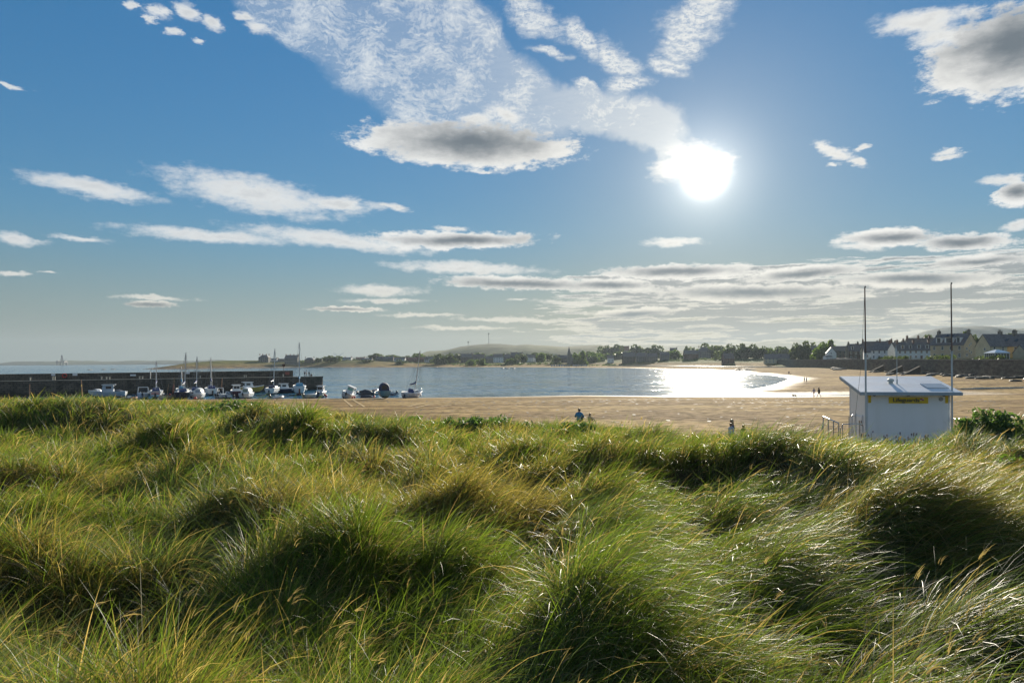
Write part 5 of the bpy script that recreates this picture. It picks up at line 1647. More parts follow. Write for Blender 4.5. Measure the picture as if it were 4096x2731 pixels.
def rig_sail(t, H, mast_y, boom, zdeck, B, L, mcol=None, cover=None, lean=(0, 0), r=.115, stays=True):
    mcol = mcol or paint((0.55, 0.55, 0.53), .35, .05)
    top = (lean[0], mast_y + lean[1], H)
    mo = MB().tube([(0, mast_y, zdeck), top], [r, r * .75], 7).build('mast', mcol, t)
    if stays:
        s = MB()
        for e in ((0, L / 2 - .1, zdeck), (0, -L / 2 + .1, zdeck), (B / 2, mast_y - .2, zdeck), (-B / 2, mast_y - .2, zdeck)):
            s.tube([top, e], .022, 4)
        s.tube([(-B * .28, mast_y, zdeck + (H - zdeck) * .55), (B * .28, mast_y, zdeck + (H - zdeck) * .55)], .03, 4)
        s.build('rigging', paint((0.2, 0.2, 0.2), .4), mo)
    if boom:
        bo = MB().tube([(0, mast_y, zdeck + 1.3), (0, mast_y - boom, zdeck + 1.25)], .06, 6).build('boom', mcol, t)
        MB().tube([(0, mast_y + .1, zdeck + 2.3), (0, mast_y - .15, zdeck + 1.6), (0, mast_y - boom * .5, zdeck + 1.45), (0, mast_y - boom * .95, zdeck + 1.36)], [.07, .17, .16, .09], 7).build('sail_cover', cover or BLUEC, bo, True)
def cabin(t, y0, y1, w, z0, h, col, wincol=None, taper=.82, name='cabin', win=True, front_slope=.35):
    m = MB()
    m.prism([(-w / 2, y0, z0), (w / 2, y0, z0), (w / 2 * .92, y1, z0), (-w / 2 * .92, y1, z0)],
            [(-w / 2 * taper, y0 + .04, z0 + h), (w / 2 * taper, y0 + .04, z0 + h), (w / 2 * taper * .9, y1 - front_slope, z0 + h), (-w / 2 * taper * .9, y1 - front_slope, z0 + h)])
    c = m.build(name, col, t)
    if win:
        n = 2
        for i in range(n):
            xa = -w * .36 + i * w * .37
            MB().box(xa, xa + w * .34, y0 - .035, y0 - .002, z0 + h * .42, z0 + h * .82).build('window', wincol or GLASS, c)
        for s in (-1, 1):
            xa = s * w / 2 * (1 - (1 - taper) * .62)
            MB().box(min(xa, xa + s * .03), max(xa, xa + s * .03), y0 + (y1 - y0) * .18, y0 + (y1 - y0) * .62, z0 + h * .45, z0 + h * .8).build('window', wincol or GLASS, c)
    return c
def fender(t, x, y, z, col=None, r=.14):
    MB().ball((x, y, z), (r, r, r * 1.9), 8, 6).build('fender', col or WPAINT, t, True)
BOOTR, BOOTB, BOOTD = paint((0.14, 0.04, 0.03), .7), paint((0.03, 0.05, 0.10), .7), paint((0.035, 0.03, 0.03), .7)
GELC = paint((0.72, 0.72, 0.70), .25, .04)
GREYH = paint((0.40, 0.45, 0.50), .35, .05)
NAVY = paint((0.015, 0.025, 0.06), .3, .1)
LBLUE = paint((0.10, 0.24, 0.33), .3, .05)
MAROON = paint((0.10, 0.03, 0.04), .4, .1)
WOODV = paint((0.30, 0.18, 0.08), .5, .2)
OCHREH = paint((0.50, 0.33, 0.05), .4, .08)
CANVAS = paint((0.03, 0.04, 0.09), .8, .15)

def sloop(label, x, yb, mast_top, heading, L, B, col, boot, cover=None, roll=0.0, z=0.0, stripe=None, lean=(0, 0), fend=2, H=1.15, cab=GELC, sup=0.45, mat=None):
    t, Y = boat_thing('sailing_yacht', label, x, yb, heading, roll, z, 'sailing yachts in the harbour', 'yacht')
    add_hull(t, L, B, H + sup, col, WPAINT, boot, transom=.72, sheer=.2, keel=.05)
    if sup:
        k = MB()
        k.prism([(-.08, -L * .12, -.05), (.08, -L * .12, -.05), (.08, L * .18, -.05), (-.08, L * .18, -.05)], [(-.12, -L * .16, .5), (.12, -L * .16, .5), (.12, L * .22, .5), (-.12, L * .22, .5)])
        k.build('keel', boot, t)
    zd = H + sup
    cabin(t, -L * .12, L * .26, B * .62, zd - .05, .5, cab)
    cabin(t, -L * .17, -L * .10, B * .56, zd, .75, CANVAS if cover is None else cover, name='spray_hood', win=False, front_slope=.3)
    if stripe is not None:
        MB().box(-B * .30, B * .30, -L / 2 - .02, -L / 2 - .004, zd * .62, zd * .72).box(-B * .30, B * .30, -L / 2 - .02, -L / 2 - .004, zd * .82, zd * .9).build('stripe', stripe, t)
    _, zt = at(x, mast_top, Y)
    rig_sail(t, (zt - z) / .92, L * .08, L * .36, zd + .35, B, L, mat, cover, lean)
    MB().box(-.18, .18, -L / 2 - .12, -L / 2 - .004, .2, zd * .75).build('rudder', boot, t)
    p = MB()
    for s in (-1, 1):
        p.tube([(s * B * .32, -L / 2 + .1, zd), (s * B * .33, -L / 2 + .1, zd + .6), (0, -L / 2 - .05, zd + .62)], .025, 4)
        p.tube([(s * B * .2, L / 2 - .9, zd + .1), (s * B * .18, L / 2 - .8, zd + .65), (0, L / 2 - .1, zd + .7)], .025, 4)
    p.build('rail', paint((0.6, 0.6, 0.6), .25, metal=.8), t)
    for k in range(fend):
        s = -1 if k % 2 else 1
        fender(t, s * (B / 2 + .12), -L * .1 + k * .8, zd * .6, [WPAINT, RPAINT][k % 2 if stripe is not None else 0])
    return t
sloop('white yacht with two red stripes across its stern', 625, 1592, 1446, .05, 7.2, 2.7, GELC, BOOTD, BLUEC, stripe=RPAINT)
sloop('dark blue hulled yacht beside the old tan-masted dinghy', 736, 1596, 1410, .18, 7.8, 2.8, NAVY, NAVY, BLUEC, stripe=None, lean=(.3, 0))
sloop('white yacht behind the dark blue one, turquoise cover at its mast', 727, 1583, 1466, -.1, 6.4, 2.5, GELC, BOOTB, paint((0.03, 0.25, 0.42), .7))
sloop('white yacht with a grey mast leaning over a white motor boat', 784, 1588, 1426, .2, 7.0, 2.6, GELC, BOOTR, BLUEC, lean=(.15, 0))
sloop('white yacht with its name across the stern and a blue sprayhood', 845, 1580, 1429, -.08, 7.6, 2.9, GELC, BOOTD, BLUEC)
sloop('white yacht with dark purple bottom lying under the pier wall', 1092, 1577, 1394, .25, 7.4, 2.7, GELC, BOOTB, CANVAS, lean=(.35, 0))
sloop('white yacht with the tallest mast near the pier head, turquoise cover', 1198, 1578, 1369, 0.0, 8.2, 3.0, GELC, BOOTR, paint((0.03, 0.25, 0.42), .7), H=1.2, sup=.9)
sloop('grey-white yacht heeled over on the sand, blue sail cover', 1650, 1591, 1400, .55, 6.6, 2.5, paint((0.55, 0.57, 0.62), .35), BOOTB, BLUEC, roll=.16, z=0.05, sup=0.1, fend=3)
# gaff-rigged old dinghy
def old_dinghy():
    t, Y = boat_thing('wooden_dinghy', 'small varnished wooden dinghy with two leaning tan spars', 685, 1597, .9)
    add_hull(t, 4.6, 1.9, .95, paint((0.62, 0.55, 0.42), .5), WOODV, BOOTD, WOODV, deck=False)
    tan = paint((0.35, 0.22, 0.11), .6)
    mo = MB().tube([(0, .3, .3), (.35, .5, 4.6)], [.08, .05], 6).build('mast', tan, t)
    MB().tube([(.03, .32, .8), (.1, .36, 1.8), (.22, .42, 3.2)], [.16, .2, .1], 7).build('furled_sail', paint((0.16, 0.06, 0.05), .9), mo, True)
    MB().tube([(-.2, -.9, .4), (.15, -.75, 3.3)], [.05, .04], 6).build('mizzen', tan, t)
    fender(t, .6, -.8, .95, RPAINT, .18)
old_dinghy()

def motorboat(label, x, yb, heading, L, B, H, col, roof='hard', cabcol=None, wincol=None, boot=BOOTD, roll=0.0, z=0.0, motors=1, fend=0, fcol=None, deckcol=None, mcol=None, cabpos=.05, cabh=1.3, name='motor_boat', Y=None, pitch=0.0):
    t, Y = boat_thing(name, label, x, yb, heading, roll, z, 'motor boats in the harbour', 'boat', pitch, Y)
    add_hull(t, L, B, H, col, deckcol or WPAINT, boot, sheer=.3, transom=.85)
    cc = cabcol or GELC
    if roof == 'hard':           # wheelhouse with a roof slab
        y0, y1 = L * (cabpos - .17), L * (cabpos + .17)
        c = cabin(t, y0, y1, B * .66, H - .05, cabh, cc, wincol)
        MB().box(-B * .36, B * .36, y0 - .35, y1 - .1, H + cabh - .04, H + cabh + .06).build('roof', cc, t)
    elif roof == 'canopy':       # folded canvas cuddy
        rings = []
        for s, k in ((-.28, .9), (-.12, 1.0), (.08, .98), (.22, .62)):
            rings.append([(B * .42 * k * math.cos(a), L * s, H - .08 + cabh * k * math.sin(a) ** .7) for a in np.linspace(0, math.pi, 9)])
        c = MB().loft(rings, closed=False, cap=False)
        c.poly([(p[0], p[1], p[2]) for p in rings[0]], [tuple(range(9))])
        c.build('canopy', cc, t, True)
        MB().box(-B * .2, B * .2, -L * .28 - .03, -L * .28 - .004, H + .25, H + cabh * .65).build('window', wincol or GLASS, t)
    elif roof == 'tarp':
        rings = [[(B * .46 * k * math.cos(a), L * s, H - .03 + cabh * k * math.sin(a) ** .8) for a in np.linspace(0, math.pi, 9)] for s, k in ((-.42, .5), (-.2, .85), (.1, 1.0), (.38, .35))]
        MB().loft(rings, closed=False, cap=False).build('cover', cc, t, True)
    elif roof == 'arch':         # low cuddy plus targa arch and screen
        cabin(t, -L * .02, L * .34, B * .7, H - .05, .55, cc, wincol)
        a = MB()
        for s in (-1, 1):
            a.tube([(s * B * .42, -L * .32, H - .1), (s * B * .37, -L * .30, H + 1.35)], .09, 6)
        a.tube([(-B * .37, -L * .30, H + 1.35), (B * .37, -L * .30, H + 1.35)], .09, 6)
        a.build('targa_arch', cc, t)
        MB().prism([(-B * .34, -L * .02, H + .4), (B * .34, -L * .02, H + .4), (B * .34, .03 - L * .02, H + .4), (-B * .34, .03 - L * .02, H + .4)],
                   [(-B * .3, -L * .07, H + .95), (B * .3, -L * .07, H + .95), (B * .3, .03 - L * .07, H + .95), (-B * .3, .03 - L * .07, H + .95)]).build('windscreen', GLASS, t)
    for k in range(motors):
        outboard(t, -L / 2 - .02, H * .8, (k - (motors - 1) / 2) * .55, .55, mcol)
    for k in range(fend):
        s = -1 if k % 2 else 1
        fender(t, s * (B / 2 + .1), -L * .25 + k * L * .2, H * .5, fcol, .17)
    return t
motorboat('pale blue-grey cabin cruiser lying side-on with a hard top', 428, 1583, -1.45, 7.2, 2.6, 1.35, GREYH, 'hard', GREYH, motors=0, cabpos=-.02, cabh=1.55, Y=141)
motorboat('small white cuddy boat half hidden by the dune weeds', 392, 1585, .5, 4.6, 1.9, .95, GELC, 'canopy', GELC, cabh=.9)
motorboat('boat under a dark tarpaulin with white stern', 470, 1588, .9, 5.0, 2.0, .95, GELC, 'tarp', DPAINT, motors=2, cabh=.85, mcol=WPAINT)
motorboat('white boat with an open rectangular targa frame', 577, 1592, .12, 5.6, 2.5, 1.1, paint((0.60, 0.63, 0.70), .3), 'arch', GELC)
motorboat('white day boat with a rounded cabin door in its stern', 798, 1594, .25, 5.4, 2.2, 1.1, GELC, 'canopy', GELC, wincol=paint((0.3, 0.35, 0.4), .3), cabh=1.35, motors=0)
motorboat('maroon fishing boat with a white wheelhouse and tall mast', 946, 1589, -.1, 6.6, 2.5, 1.45, MAROON, 'hard', GELC, boot=BOOTD, motors=0, fend=2, cabpos=.1)
motorboat('white rounded cuddy cruiser tied beside the maroon boat', 990, 1592, .3, 5.8, 2.4, 1.1, GELC, 'canopy', GELC, cabh=1.4, wincol=paint((0.2, 0.25, 0.2), .3))
motorboat('ochre yellow fishing boat with a blue funnel and white rail', 1004, 1572, 1.25, 6.5, 2.5, 1.5, OCHREH, 'hard', GELC, motors=0, cabpos=-.1)
motorboat('white motor cruiser with dark hull band under the pier', 1146, 1569, 1.35, 6.2, 2.3, 1.15, NAVY, 'hard', GELC, motors=0, cabpos=-.08, cabh=1.25, Y=158)
motorboat('grey wheelhouse boat with dark outboards near the pier head', 1283, 1587, .25, 5.2, 2.2, 1.15, paint((0.35, 0.38, 0.42), .4), 'hard', paint((0.5, 0.52, 0.55), .4), motors=2, fend=1, fcol=RPAINT)
motorboat('pale green open boat with a big outboard on the sand edge', 1242, 1592, .6, 4.4, 1.8, .85, paint((0.42, 0.46, 0.42), .4), None, motors=1)
motorboat('light grey wheelhouse boat tilted hard over on the sand', 1389, 1591, .25, 5.0, 2.3, 1.25, paint((0.55, 0.58, 0.62), .35), 'hard', paint((0.6, 0.62, 0.63), .4), wincol=paint((0.18, 0.42, 0.36), .2), roll=.42, fend=3, fcol=RPAINT, z=.15)
motorboat('light blue cabin boat with a navy canvas canopy standing on legs', 1536, 1588, -.08, 6.0, 2.6, 1.35, LBLUE, 'canopy', CANVAS, boot=paint((0.03, 0.07, 0.09), .6), cabh=1.7, z=.55, motors=0)
motorboat('small white boat drawn up behind the black inflatable', 1503, 1578, .4, 4.2, 1.7, .9, GELC, 'tarp', CANVAS, cabh=.5, motors=0)
motorboat('white launch with black outboards crowded beside the maroon boat', 893, 1593, .5, 4.8, 2.0, .95, GELC, 'arch', GELC, motors=2)

def rib(label, x, yb, heading, L, B, col, motor=True, tarp=False, roll=0.0, z=0.05, Y=None):
    t, Y = boat_thing('inflatable_boat', label, x, yb, heading, roll, z, 'inflatable boats on the harbour sand', 'inflatable boat', 0.0, Y)
    pts = [(-B / 2 + .2, -L / 2, .32), (-B / 2 + .2, L * .15, .34), (-B * .3, L * .36, .42), (0, L / 2, .52), (B * .3, L * .36, .42), (B / 2 - .2, L * .15, .34), (B / 2 - .2, -L / 2, .32)]
    MB().tube(pts, [.14, .22, .22, .2, .22, .22, .14], 9).build('tube', col, t, True)
    MB().prism([(-B * .3, -L * .42, .02), (B * .3, -L * .42, .02), (B * .28, L * .2, .02), (0, L * .42, .1), (-B * .28, L * .2, .02)], [(-B * .32, -L * .42, .22), (B * .32, -L * .42, .22), (B * .3, L * .2, .22), (0, L * .44, .3), (-B * .3, L * .2, .22)]).build('floor', paint((0.2, 0.2, 0.21), .7), t)
    MB().box(-B * .32, B * .32, -L * .44, -L * .40, .05, .62).build('transom', GREYH, t)
    MB().box(-.3, .3, -.2, .25, .221, .85).build('console', GELC, t)
    if tarp:
        rings = [[(B * .42 * k * math.cos(a), L * s, .35 + 1.0 * k * math.sin(a)) for a in np.linspace(0, math.pi, 9)] for s, k in ((-.36, .7), (-.1, 1.0), (.2, .8), (.36, .3))]
        MB().loft(rings, closed=False, cap=False).build('cover', DPAINT, t, True)
    if motor:
        outboard(t, -L * .44, .62, 0, .6)
    return t
rib('dark red inflatable with an outboard among the moored boats', 517, 1600, .9, 3.6, 1.7, paint((0.16, 0.04, 0.04), .6))
rib('black inflatable with grey cover by the light blue boat', 1466, 1580, 1.1, 4.4, 2.0, DPAINT, True, True)
rib('grey inflatable carrying a red lifebuoy behind the light blue boat', 1568, 1579, -.6, 3.6, 1.7, paint((0.3, 0.32, 0.34), .6))
rib('white inflatable with shining outboards before the pier yachts', 1106, 1595, .7, 3.8, 1.8, paint((0.55, 0.55, 0.55), .5))
rib('dark inflatable beside the white launch', 916, 1596, -.5, 3.6, 1.7, DPAINT)
# upturned tender
def upturned():
    t, Y = boat_thing('upturned_tender', 'small dark tender lying upside down on the sand', 1467, 1592, 1.4)
    m, dk, r = hull_mesh(2.6, 1.2, .55)
    o = m.build('hull', DPAINT, t, True)
    o.rotation_euler = (0, math.pi, 0)
    o.location = (0, 0, .5)
    MB().ball((0, 1.25, .25), .2, 8, 6).build('fender', WPAINT, t, True)
upturned()
# mooring buoys
for k, (x, y, r, lab) in enumerate([(781, 1598, .28, 'red mooring buoy on the sand below the white motor boat'), (1304, 1584, .24, 'red buoy beside the grey wheelhouse boat'), (1399, 1591, .30, 'red buoy under the tilted grey boat'),
                               (1412, 1588, .27, 'second red buoy past the bow of the tilted boat'), (1496, 1589, .26, 'red and white buoy beside the upturned tender'), (1421, 1556, .2, 'small dull red buoy floating behind the tilted boat'), (1404, 1551, .17, 'tiny pinkish buoy floating further out behind the tilted boat')]):
    X, Y = P(x, y, .1)
    t = thing('mooring_buoy', lab, 'buoy', (X, Y, max(hz(X, Y), 0)), 0, 'red mooring buoys')
    MB().ball((0, 0, r * .8), r, 10, 8).build('float', paint((0.70, 0.05, 0.03), .35), t, True)
    MB().tube([(0, 0, r * 1.7), (0, 0, r * 2.05)], r * .2, 6).build('eye', DPAINT, t)
# ------------------------------------------------------------------ lifeguard hut
HX, HYD, HRZ = 19.12, 33.0, -0.19
HZ0 = min(hz(HX, 34.5), hz(HX - 2, 33), hz(HX + 2, 36)) - 0.02
def build_hut():
    t = thing('lifeguard_hut', 'white lifeguard hut with sloping roof and yellow sign on the beach', 'hut', (HX, HYD, HZ0), HRZ)
    W, D = 3.72, 2.7
    hf = 5.40 - HZ0
    hb = hf + 0.52
    w2 = W / 2
    m, g, out = new_mat('hut_panel')
    co = g.add('ShaderNodeTexCoord').outputs['Object']
    n = g.noise(g.vmath('MULTIPLY', co, (2.0, 2.0, 0.35)), 1.0, 5.0, 0.6)
    n2 = g.noise(co, 9.0, 4.0, 0.6)
    base = g.mix(g.math('MULTIPLY', g.ramp(n, 0.45, 0.75), 0.35), (0.84, 0.85, 0.86), (0.70, 0.70, 0.66))
    principled(g, out, base, g.ramp(n2, 0.3, 0.7, 0.32, 0.5), 0.5, 0.0, bump(g, n2, 0.08, 0.01))
    wall = m
    MB().poly([(-w2, 0, .12), (w2, 0, .12), (w2, D, .12), (-w2, D, .12), (-w2, 0, hf), (w2, 0, hf), (w2, D, hb), (-w2, D, hb)],
              [(0, 1, 5, 4), (1, 2, 6, 5), (2, 3, 7, 6), (3, 0, 4, 7), (3, 2, 1, 0), (4, 5, 6, 7)]).build('wall', wall, t)
    MB().box(-w2 + .1, w2 - .1, .1, D - .1, -.5, .119).build('plinth', paint((0.16, 0.16, 0.16), .8), t)
    trim = paint((0.62, 0.65, 0.68), .35, .05)
    tr = MB()
    for sx in (-1, 1):
        a, b = sorted((sx * (w2 - .07), sx * (w2 + .012)))
        tr.box(a, b, -.014, .07, .121, hf - .05)
        tr.box(a, b, D - .07, D + .014, .121, hb - .05)
    tr.build('corner_trim', trim, t)
    # roof slab
    ov = .36
    x0, x1, y0, y1 = -w2 - ov, w2 + ov, -.38, D + .45
    sl = (hb - hf) / D
    def rz_(y):
        return hf + .02 + sl * y
    rm, g, out = new_mat('hut_roof')
    co = g.add('ShaderNodeTexCoord').outputs['Object']
    n = g.noise(co, 1.3, 5.0, 0.6)
    principled(g, out, g.mix(g.ramp(n, 0.4, 0.7), (0.78, 0.79, 0.80), (0.62, 0.64, 0.66)), g.ramp(n, 0.3, 0.7, 0.5, 0.7), 0.3)
    ro = MB().prism([(x0, y0, rz_(y0)), (x1, y0, rz_(y0)), (x1, y1, rz_(y1)), (x0, y1, rz_(y1))], [(x0, y0, rz_(y0) + .10), (x1, y0, rz_(y0) + .10), (x1, y1, rz_(y1) + .10), (x0, y1, rz_(y1) + .10)]).build('roof', rm, t)
    fa = paint((0.30, 0.36, 0.42), .4, .08)
    MB().box(x0 - .02, x1 + .02, y0 - .035, y0 - .003, rz_(y0) - .06, rz_(y0) + .085).build('fascia', fa, ro)
    for sx in (x0 - .03, x1 + .003):
        p = [(sx, y0, rz_(y0) - .06), (sx + .027, y0, rz_(y0) - .06), (sx + .027, y1, rz_(y1) - .06), (sx, y1, rz_(y1) - .06)]
        MB().prism(p, [(a, b, c + .145) for a, b, c in p]).build('fascia', fa, ro)
    def on_roof(x, y, h=0.0):
        return (x, y, rz_(y) + .10 + h)
    # ventilator
    v = thing('dummy', 'x', 'x') if False else None
    vx, vy = -.28, 1.45
    vz = rz_(vy) + .10
    vo = MB().lathe([(.11, -.04), (.10, .08)], 14, (vx, vy, vz)).lathe([(.14, .085), (.16, .14), (.15, .21), (.05, .24)], 14, (vx, vy, vz)).build('roof_ventilator', paint((0.55, 0.55, 0.5), .4), ro, True)
    # hatch / solar panel
    hx0, hx1, hy0, hy1 = 1.0, 1.95, .35, 1.25
    p = [on_roof(hx0, hy0, .004), on_roof(hx1, hy0, .004), on_roof(hx1, hy1, .004), on_roof(hx0, hy1, .004)]
    MB().prism(p, [(a, b, c + .04) for a, b, c in p]).build('solar_panel', paint((0.36, 0.40, 0.44), .25, .05), ro)
    # whip antenna
    ax, ay = -.02, 1.35
    MB().tube([on_roof(ax, ay, -.05), on_roof(ax, ay, .22)], .035, 6).tube([on_roof(ax, ay, .22), on_roof(ax, ay, 1.75)], [.02, .014], 5).build('antenna', paint((0.5, 0.5, 0.48), .4), ro)
    # sign with lettering
    sx0, sz = .02, 5.035 - HZ0
    ye = paint((0.72, 0.50, 0.02), .45, .05)
    sg = MB().box(sx0 - .87, sx0 + .87, -.034, -.004, sz - .15, sz + .15).build('sign', ye, t)
    cu = bpy.data.curves.new('lettering', 'FONT')
    cu.body = 'Lifeguards'
    cu.size = .262
    cu.offset = .0055
    cu.extrude = .003
    cu.space_character = .98
    to = bpy.data.objects.new('lettering_tmp', cu)
    COL.objects.link(to)
    dg = bpy.context.evaluated_depsgraph_get()
    me = bpy.data.meshes.new_from_object(to.evaluated_get(dg))
    bpy.data.objects.remove(to)
    me.name = 'lettering'
    xs = [v.co.x for v in me.vertices]
    kx = 1.17 / (max(xs) - min(xs))
    for v_ in me.vertices:
        v_.co.x *= kx
    me.materials.clear()
    le = link('lettering', me, paint((0.012, 0.015, 0.05), .5), sg, (sx0 - .70, -.0375, sz - .075))
    le.rotation_euler = (math.pi / 2, 0, 0)
    # little flag after the word: white with blue saltire edges and a red cross
    fx, fz = sx0 + .595, sz + .035
    fm = [(paint((0.75, 0.75, 0.75), .5), (-.085, .085, -.05, .05), -.036), (paint((0.03, 0.05, 0.25), .5), (-.085, -.02, .012, .05), -.038), (paint((0.03, 0.05, 0.25), .5), (.02, .085, -.05, -.012), -.0382),
          (paint((0.6, 0.03, 0.03), .5), (-.085, .085, -.013, .013), -.040), (paint((0.6, 0.03, 0.03), .5), (-.016, .016, -.05, .05), -.0415)]
    for k, (mt, (a, b, c, d), yy) in enumerate(fm):
        MB().box(fx + a, fx + b, yy, yy + .002, fz + c, fz + d).build('flag_emblem', mt, sg)
    # lamps, vent disc, yellow corner panels
    dk = paint((0.05, 0.045, 0.045), .4)
    for lx in (-1.5, .02, 1.58):
        l = MB()
        l.loft([[(lx + r * math.cos(a), yy, hf - .10 + r * math.sin(a)) for a in np.linspace(0, 2 * math.pi, 15)[:-1]] for r, yy in ((.075, -.004), (.075, -.05), (.05, -.075))])
        l.build('bulkhead_lamp', dk, t, True)
    l = MB()
    l.loft([[(1.46 + r * math.cos(a), yy, hf - .30 + r * math.sin(a)) for a in np.linspace(0, 2 * math.pi, 17)[:-1]] for r, yy in ((.10, -.004), (.09, -.04), (.05, -.05))])
    l.build('air_vent', paint((0.36, 0.37, 0.37), .5), t, True)
    MB().box(-w2 + .09, -w2 + .22, -.013, -.003, hf - .50, hf - .09).build('yellow_panel', ye, t)
    MB().box(w2 - .22, w2 - .09, -.013, -.003, hf - .50, hf - .09).build('yellow_panel', ye, t)
    # door in the side wall
    dz = .14
    MB().box(-w2 - .03, -w2 - .003, .55, 1.55, dz, dz + 2.02).box(-w2 - .045, -w2 - .003, .47, .548, dz, dz + 2.1).box(-w2 - .045, -w2 - .003, 1.552, 1.63, dz, dz + 2.1).build('door_frame', trim, t)
    do = MB().box(-w2 - .055, -w2 - .031, .57, 1.53, dz + .02, dz + 2.0).build('door', wall, t)
    MB().box(-w2 - .062, -w2 - .0555, .78, .95, dz + 1.05, dz + 1.8).build('door_window', paint((0.10, 0.07, 0.05), .3), do)
    MB().tube([(-w2 - .10, 1.38, dz + 1.0), (-w2 - .10, 1.38, dz + 1.2)], .018, 6).build('handle', paint((0.6, 0.6, 0.6), .25, metal=.9), do)
    for zz in (.35, 1.0, 1.7):
        MB().box(-w2 - .075, -w2 - .0551, .545, .60, dz + zz, dz + zz + .12).build('hinge', dk, do)
    # service box on the other corner
    MB().box(w2 + .004, w2 + .09, .2, .34, hf - .35, hf - .22).box(w2 + .004, w2 + .09, .2, .34, hf - 1.25, hf - 1.1).build('pole_bracket', dk, t)
    return t, hf
hut, HF = build_hut()
STEEL = paint((0.62, 0.63, 0.64), .22, .05, metal=.9)
GALV = paint((0.36, 0.39, 0.42), .4, .1, metal=.5)
def flagpole(x, ytop, Y, label, halyard):
    X, Zt = at(x, ytop, Y)
    g0 = hz(X, Y)
    t = thing('flagpole', label, 'flagpole', (X, Y, g0 - .02), 0, 'flagpoles of the lifeguard hut')
    H = Zt - g0
    k = H * .62
    MB().tube([(0, 0, -.4), (0, 0, k)], [.046, .040], 10).build('lower_pole', paint((0.50, 0.53, 0.54), .4, .08), t)
    MB().tube([(0, 0, k + .002), (-.02, 0, H)], [.036, .026], 10).build('upper_pole', paint((0.13, 0.085, 0.065), .6, .15), t)
    MB().lathe([(.052, k - .06), (.052, k + .06)], 10).build('collar', GALV, t)
    MB().lathe([(.026, H), (.04, H + .03), (.036, H + .07), (.0, H + .09)], 8).build('truck', DPAINT, t)
    if halyard:
        MB().tube([(-.02, 0, H - .1), (-.22, 0, H * .55), (-.62, .1, .9)], .008, 4).build('halyard', paint((0.2, 0.18, 0.16), .8), t)
flagpole(3461, 1149, 32.55, 'tall flagpole at the door corner of the lifeguard hut, with a loose halyard', True)
flagpole(3806, 1135, 32.5, 'tall flagpole at the far corner of the lifeguard hut, without halyard', False)
def railing(name, label, pts, posts, ground, bars=(0.5,), r=.028, stays=()):
    """pts: photo corner points of the top rail with depth"""
    P3 = []
    for x, y, Y in pts:
        X, Z = at(x, y, Y)
        P3.append(Vector((X, Y, Z)))
    o = P3[0].copy()
    g0 = ground
    t = thing(name, label, 'handrail', (o.x, o.y, g0))
    o.z = g0
    Q = [p - o for p in P3]
    MB().tube(Q, r, 8).build('top_rail', STEEL, t, True)
    for k in range(posts):
        s = k / (posts - 1) * (len(Q) - 1)
        i = min(int(s), len(Q) - 2)
        q = Q[i].lerp(Q[i + 1], s - i)
        MB().tube([(q.x, q.y, -.3), tuple(q)], r * .8, 6).build('post', GALV, t)
    for b in bars:
        MB().tube([(q.x, q.y, q.z * b) for q in Q], r * .7, 6).build('bar', GALV, t)
    for (sx, sy) in stays:
        MB().tube([(0, 0, Q[0].z * .9), (sx, sy, -.2)], r * .7, 6).build('stay', GALV, t)
railing('handrail', 'steel ramp handrail with a gleaming sloped top beside the hut', [(3293, 1665, 32.6), (3355, 1692, 31.2)], 4, HZ0 - .1, (0.12, .5), .03, ((-.35, .1), (-.18, -.2)))
railing('barrier_rail', 'grey hooped steel barrier in front of the hut door', [(3362, 1714, 31.8), (3370, 1696, 31.8), (3440, 1695, 31.8), (3452, 1702, 31.8)], 4, HZ0 - .1, (.3,), .025)
railing('handrail', 'upright steel handrail beside the hut steps', [(3396, 1667, 34.3), (3408, 1661, 34.0), (3424, 1665, 33.4)], 3, HZ0 - .1, (.5,), .025)
railing('handrail', 'bright sloping handrail on the far side of the hut', [(3806, 1671, 33.6), (3912, 1695, 32.0)], 4, HZ0 - .1, (.55,), .03)
# ------------------------------------------------------------------ people and dogs
def skinned(name, joints, edges, root, parent=None, sub=1):
    """one continuous body: joints {key: (x, y, z, radius, material index)}"""
    keys = list(joints)
    ix = {k: i for i, k in enumerate(keys)}
    me = bpy.data.meshes.new(name + '_skel')
    me.from_pydata([joints[k][:3] for k in keys], [(ix[a], ix[b]) for a, b in edges], [])
    ob = bpy.data.objects.new(name + '_skel', me)
    COL.objects.link(ob)
    sk = ob.modifiers.new('skin', 'SKIN')
    sk.use_smooth_shade = True
    for k in keys:
        sv = me.skin_vertices[0].data[ix[k]]
        sv.radius = (joints[k][3], joints[k][3])
        sv.use_root = (k == root)
    ss = ob.modifiers.new('sub', 'SUBSURF')
    ss.levels = ss.render_levels = sub
    dg = bpy.context.evaluated_depsgraph_get()
    out = bpy.data.meshes.new_from_object(ob.evaluated_get(dg))
    bpy.data.objects.remove(ob)
    out.name = name
    E = [(Vector(joints[a][:3]), Vector(joints[b][:3]), joints[a][4], joints[b][4], joints[a][3], joints[b][3]) for a, b in edges]
    mi = []
    for p in out.polygons:
        c = p.center
        best, bm_ = 1e9, 0
        for a, b, ma, mb_, ra, rb in E:
            ab = b - a
            s = max(0, min(1, (c - a).dot(ab) / max(ab.length_squared, 1e-9)))
            d = (c - a - ab * s).length - (ra * (1 - s) + rb * s)
            if d < best:
                best, bm_ = d, (ma if s < .5 else mb_)
        mi.append(bm_)
    return out, mi
_skin_tones = paint((0.42, 0.24, 0.17), .6, .08)
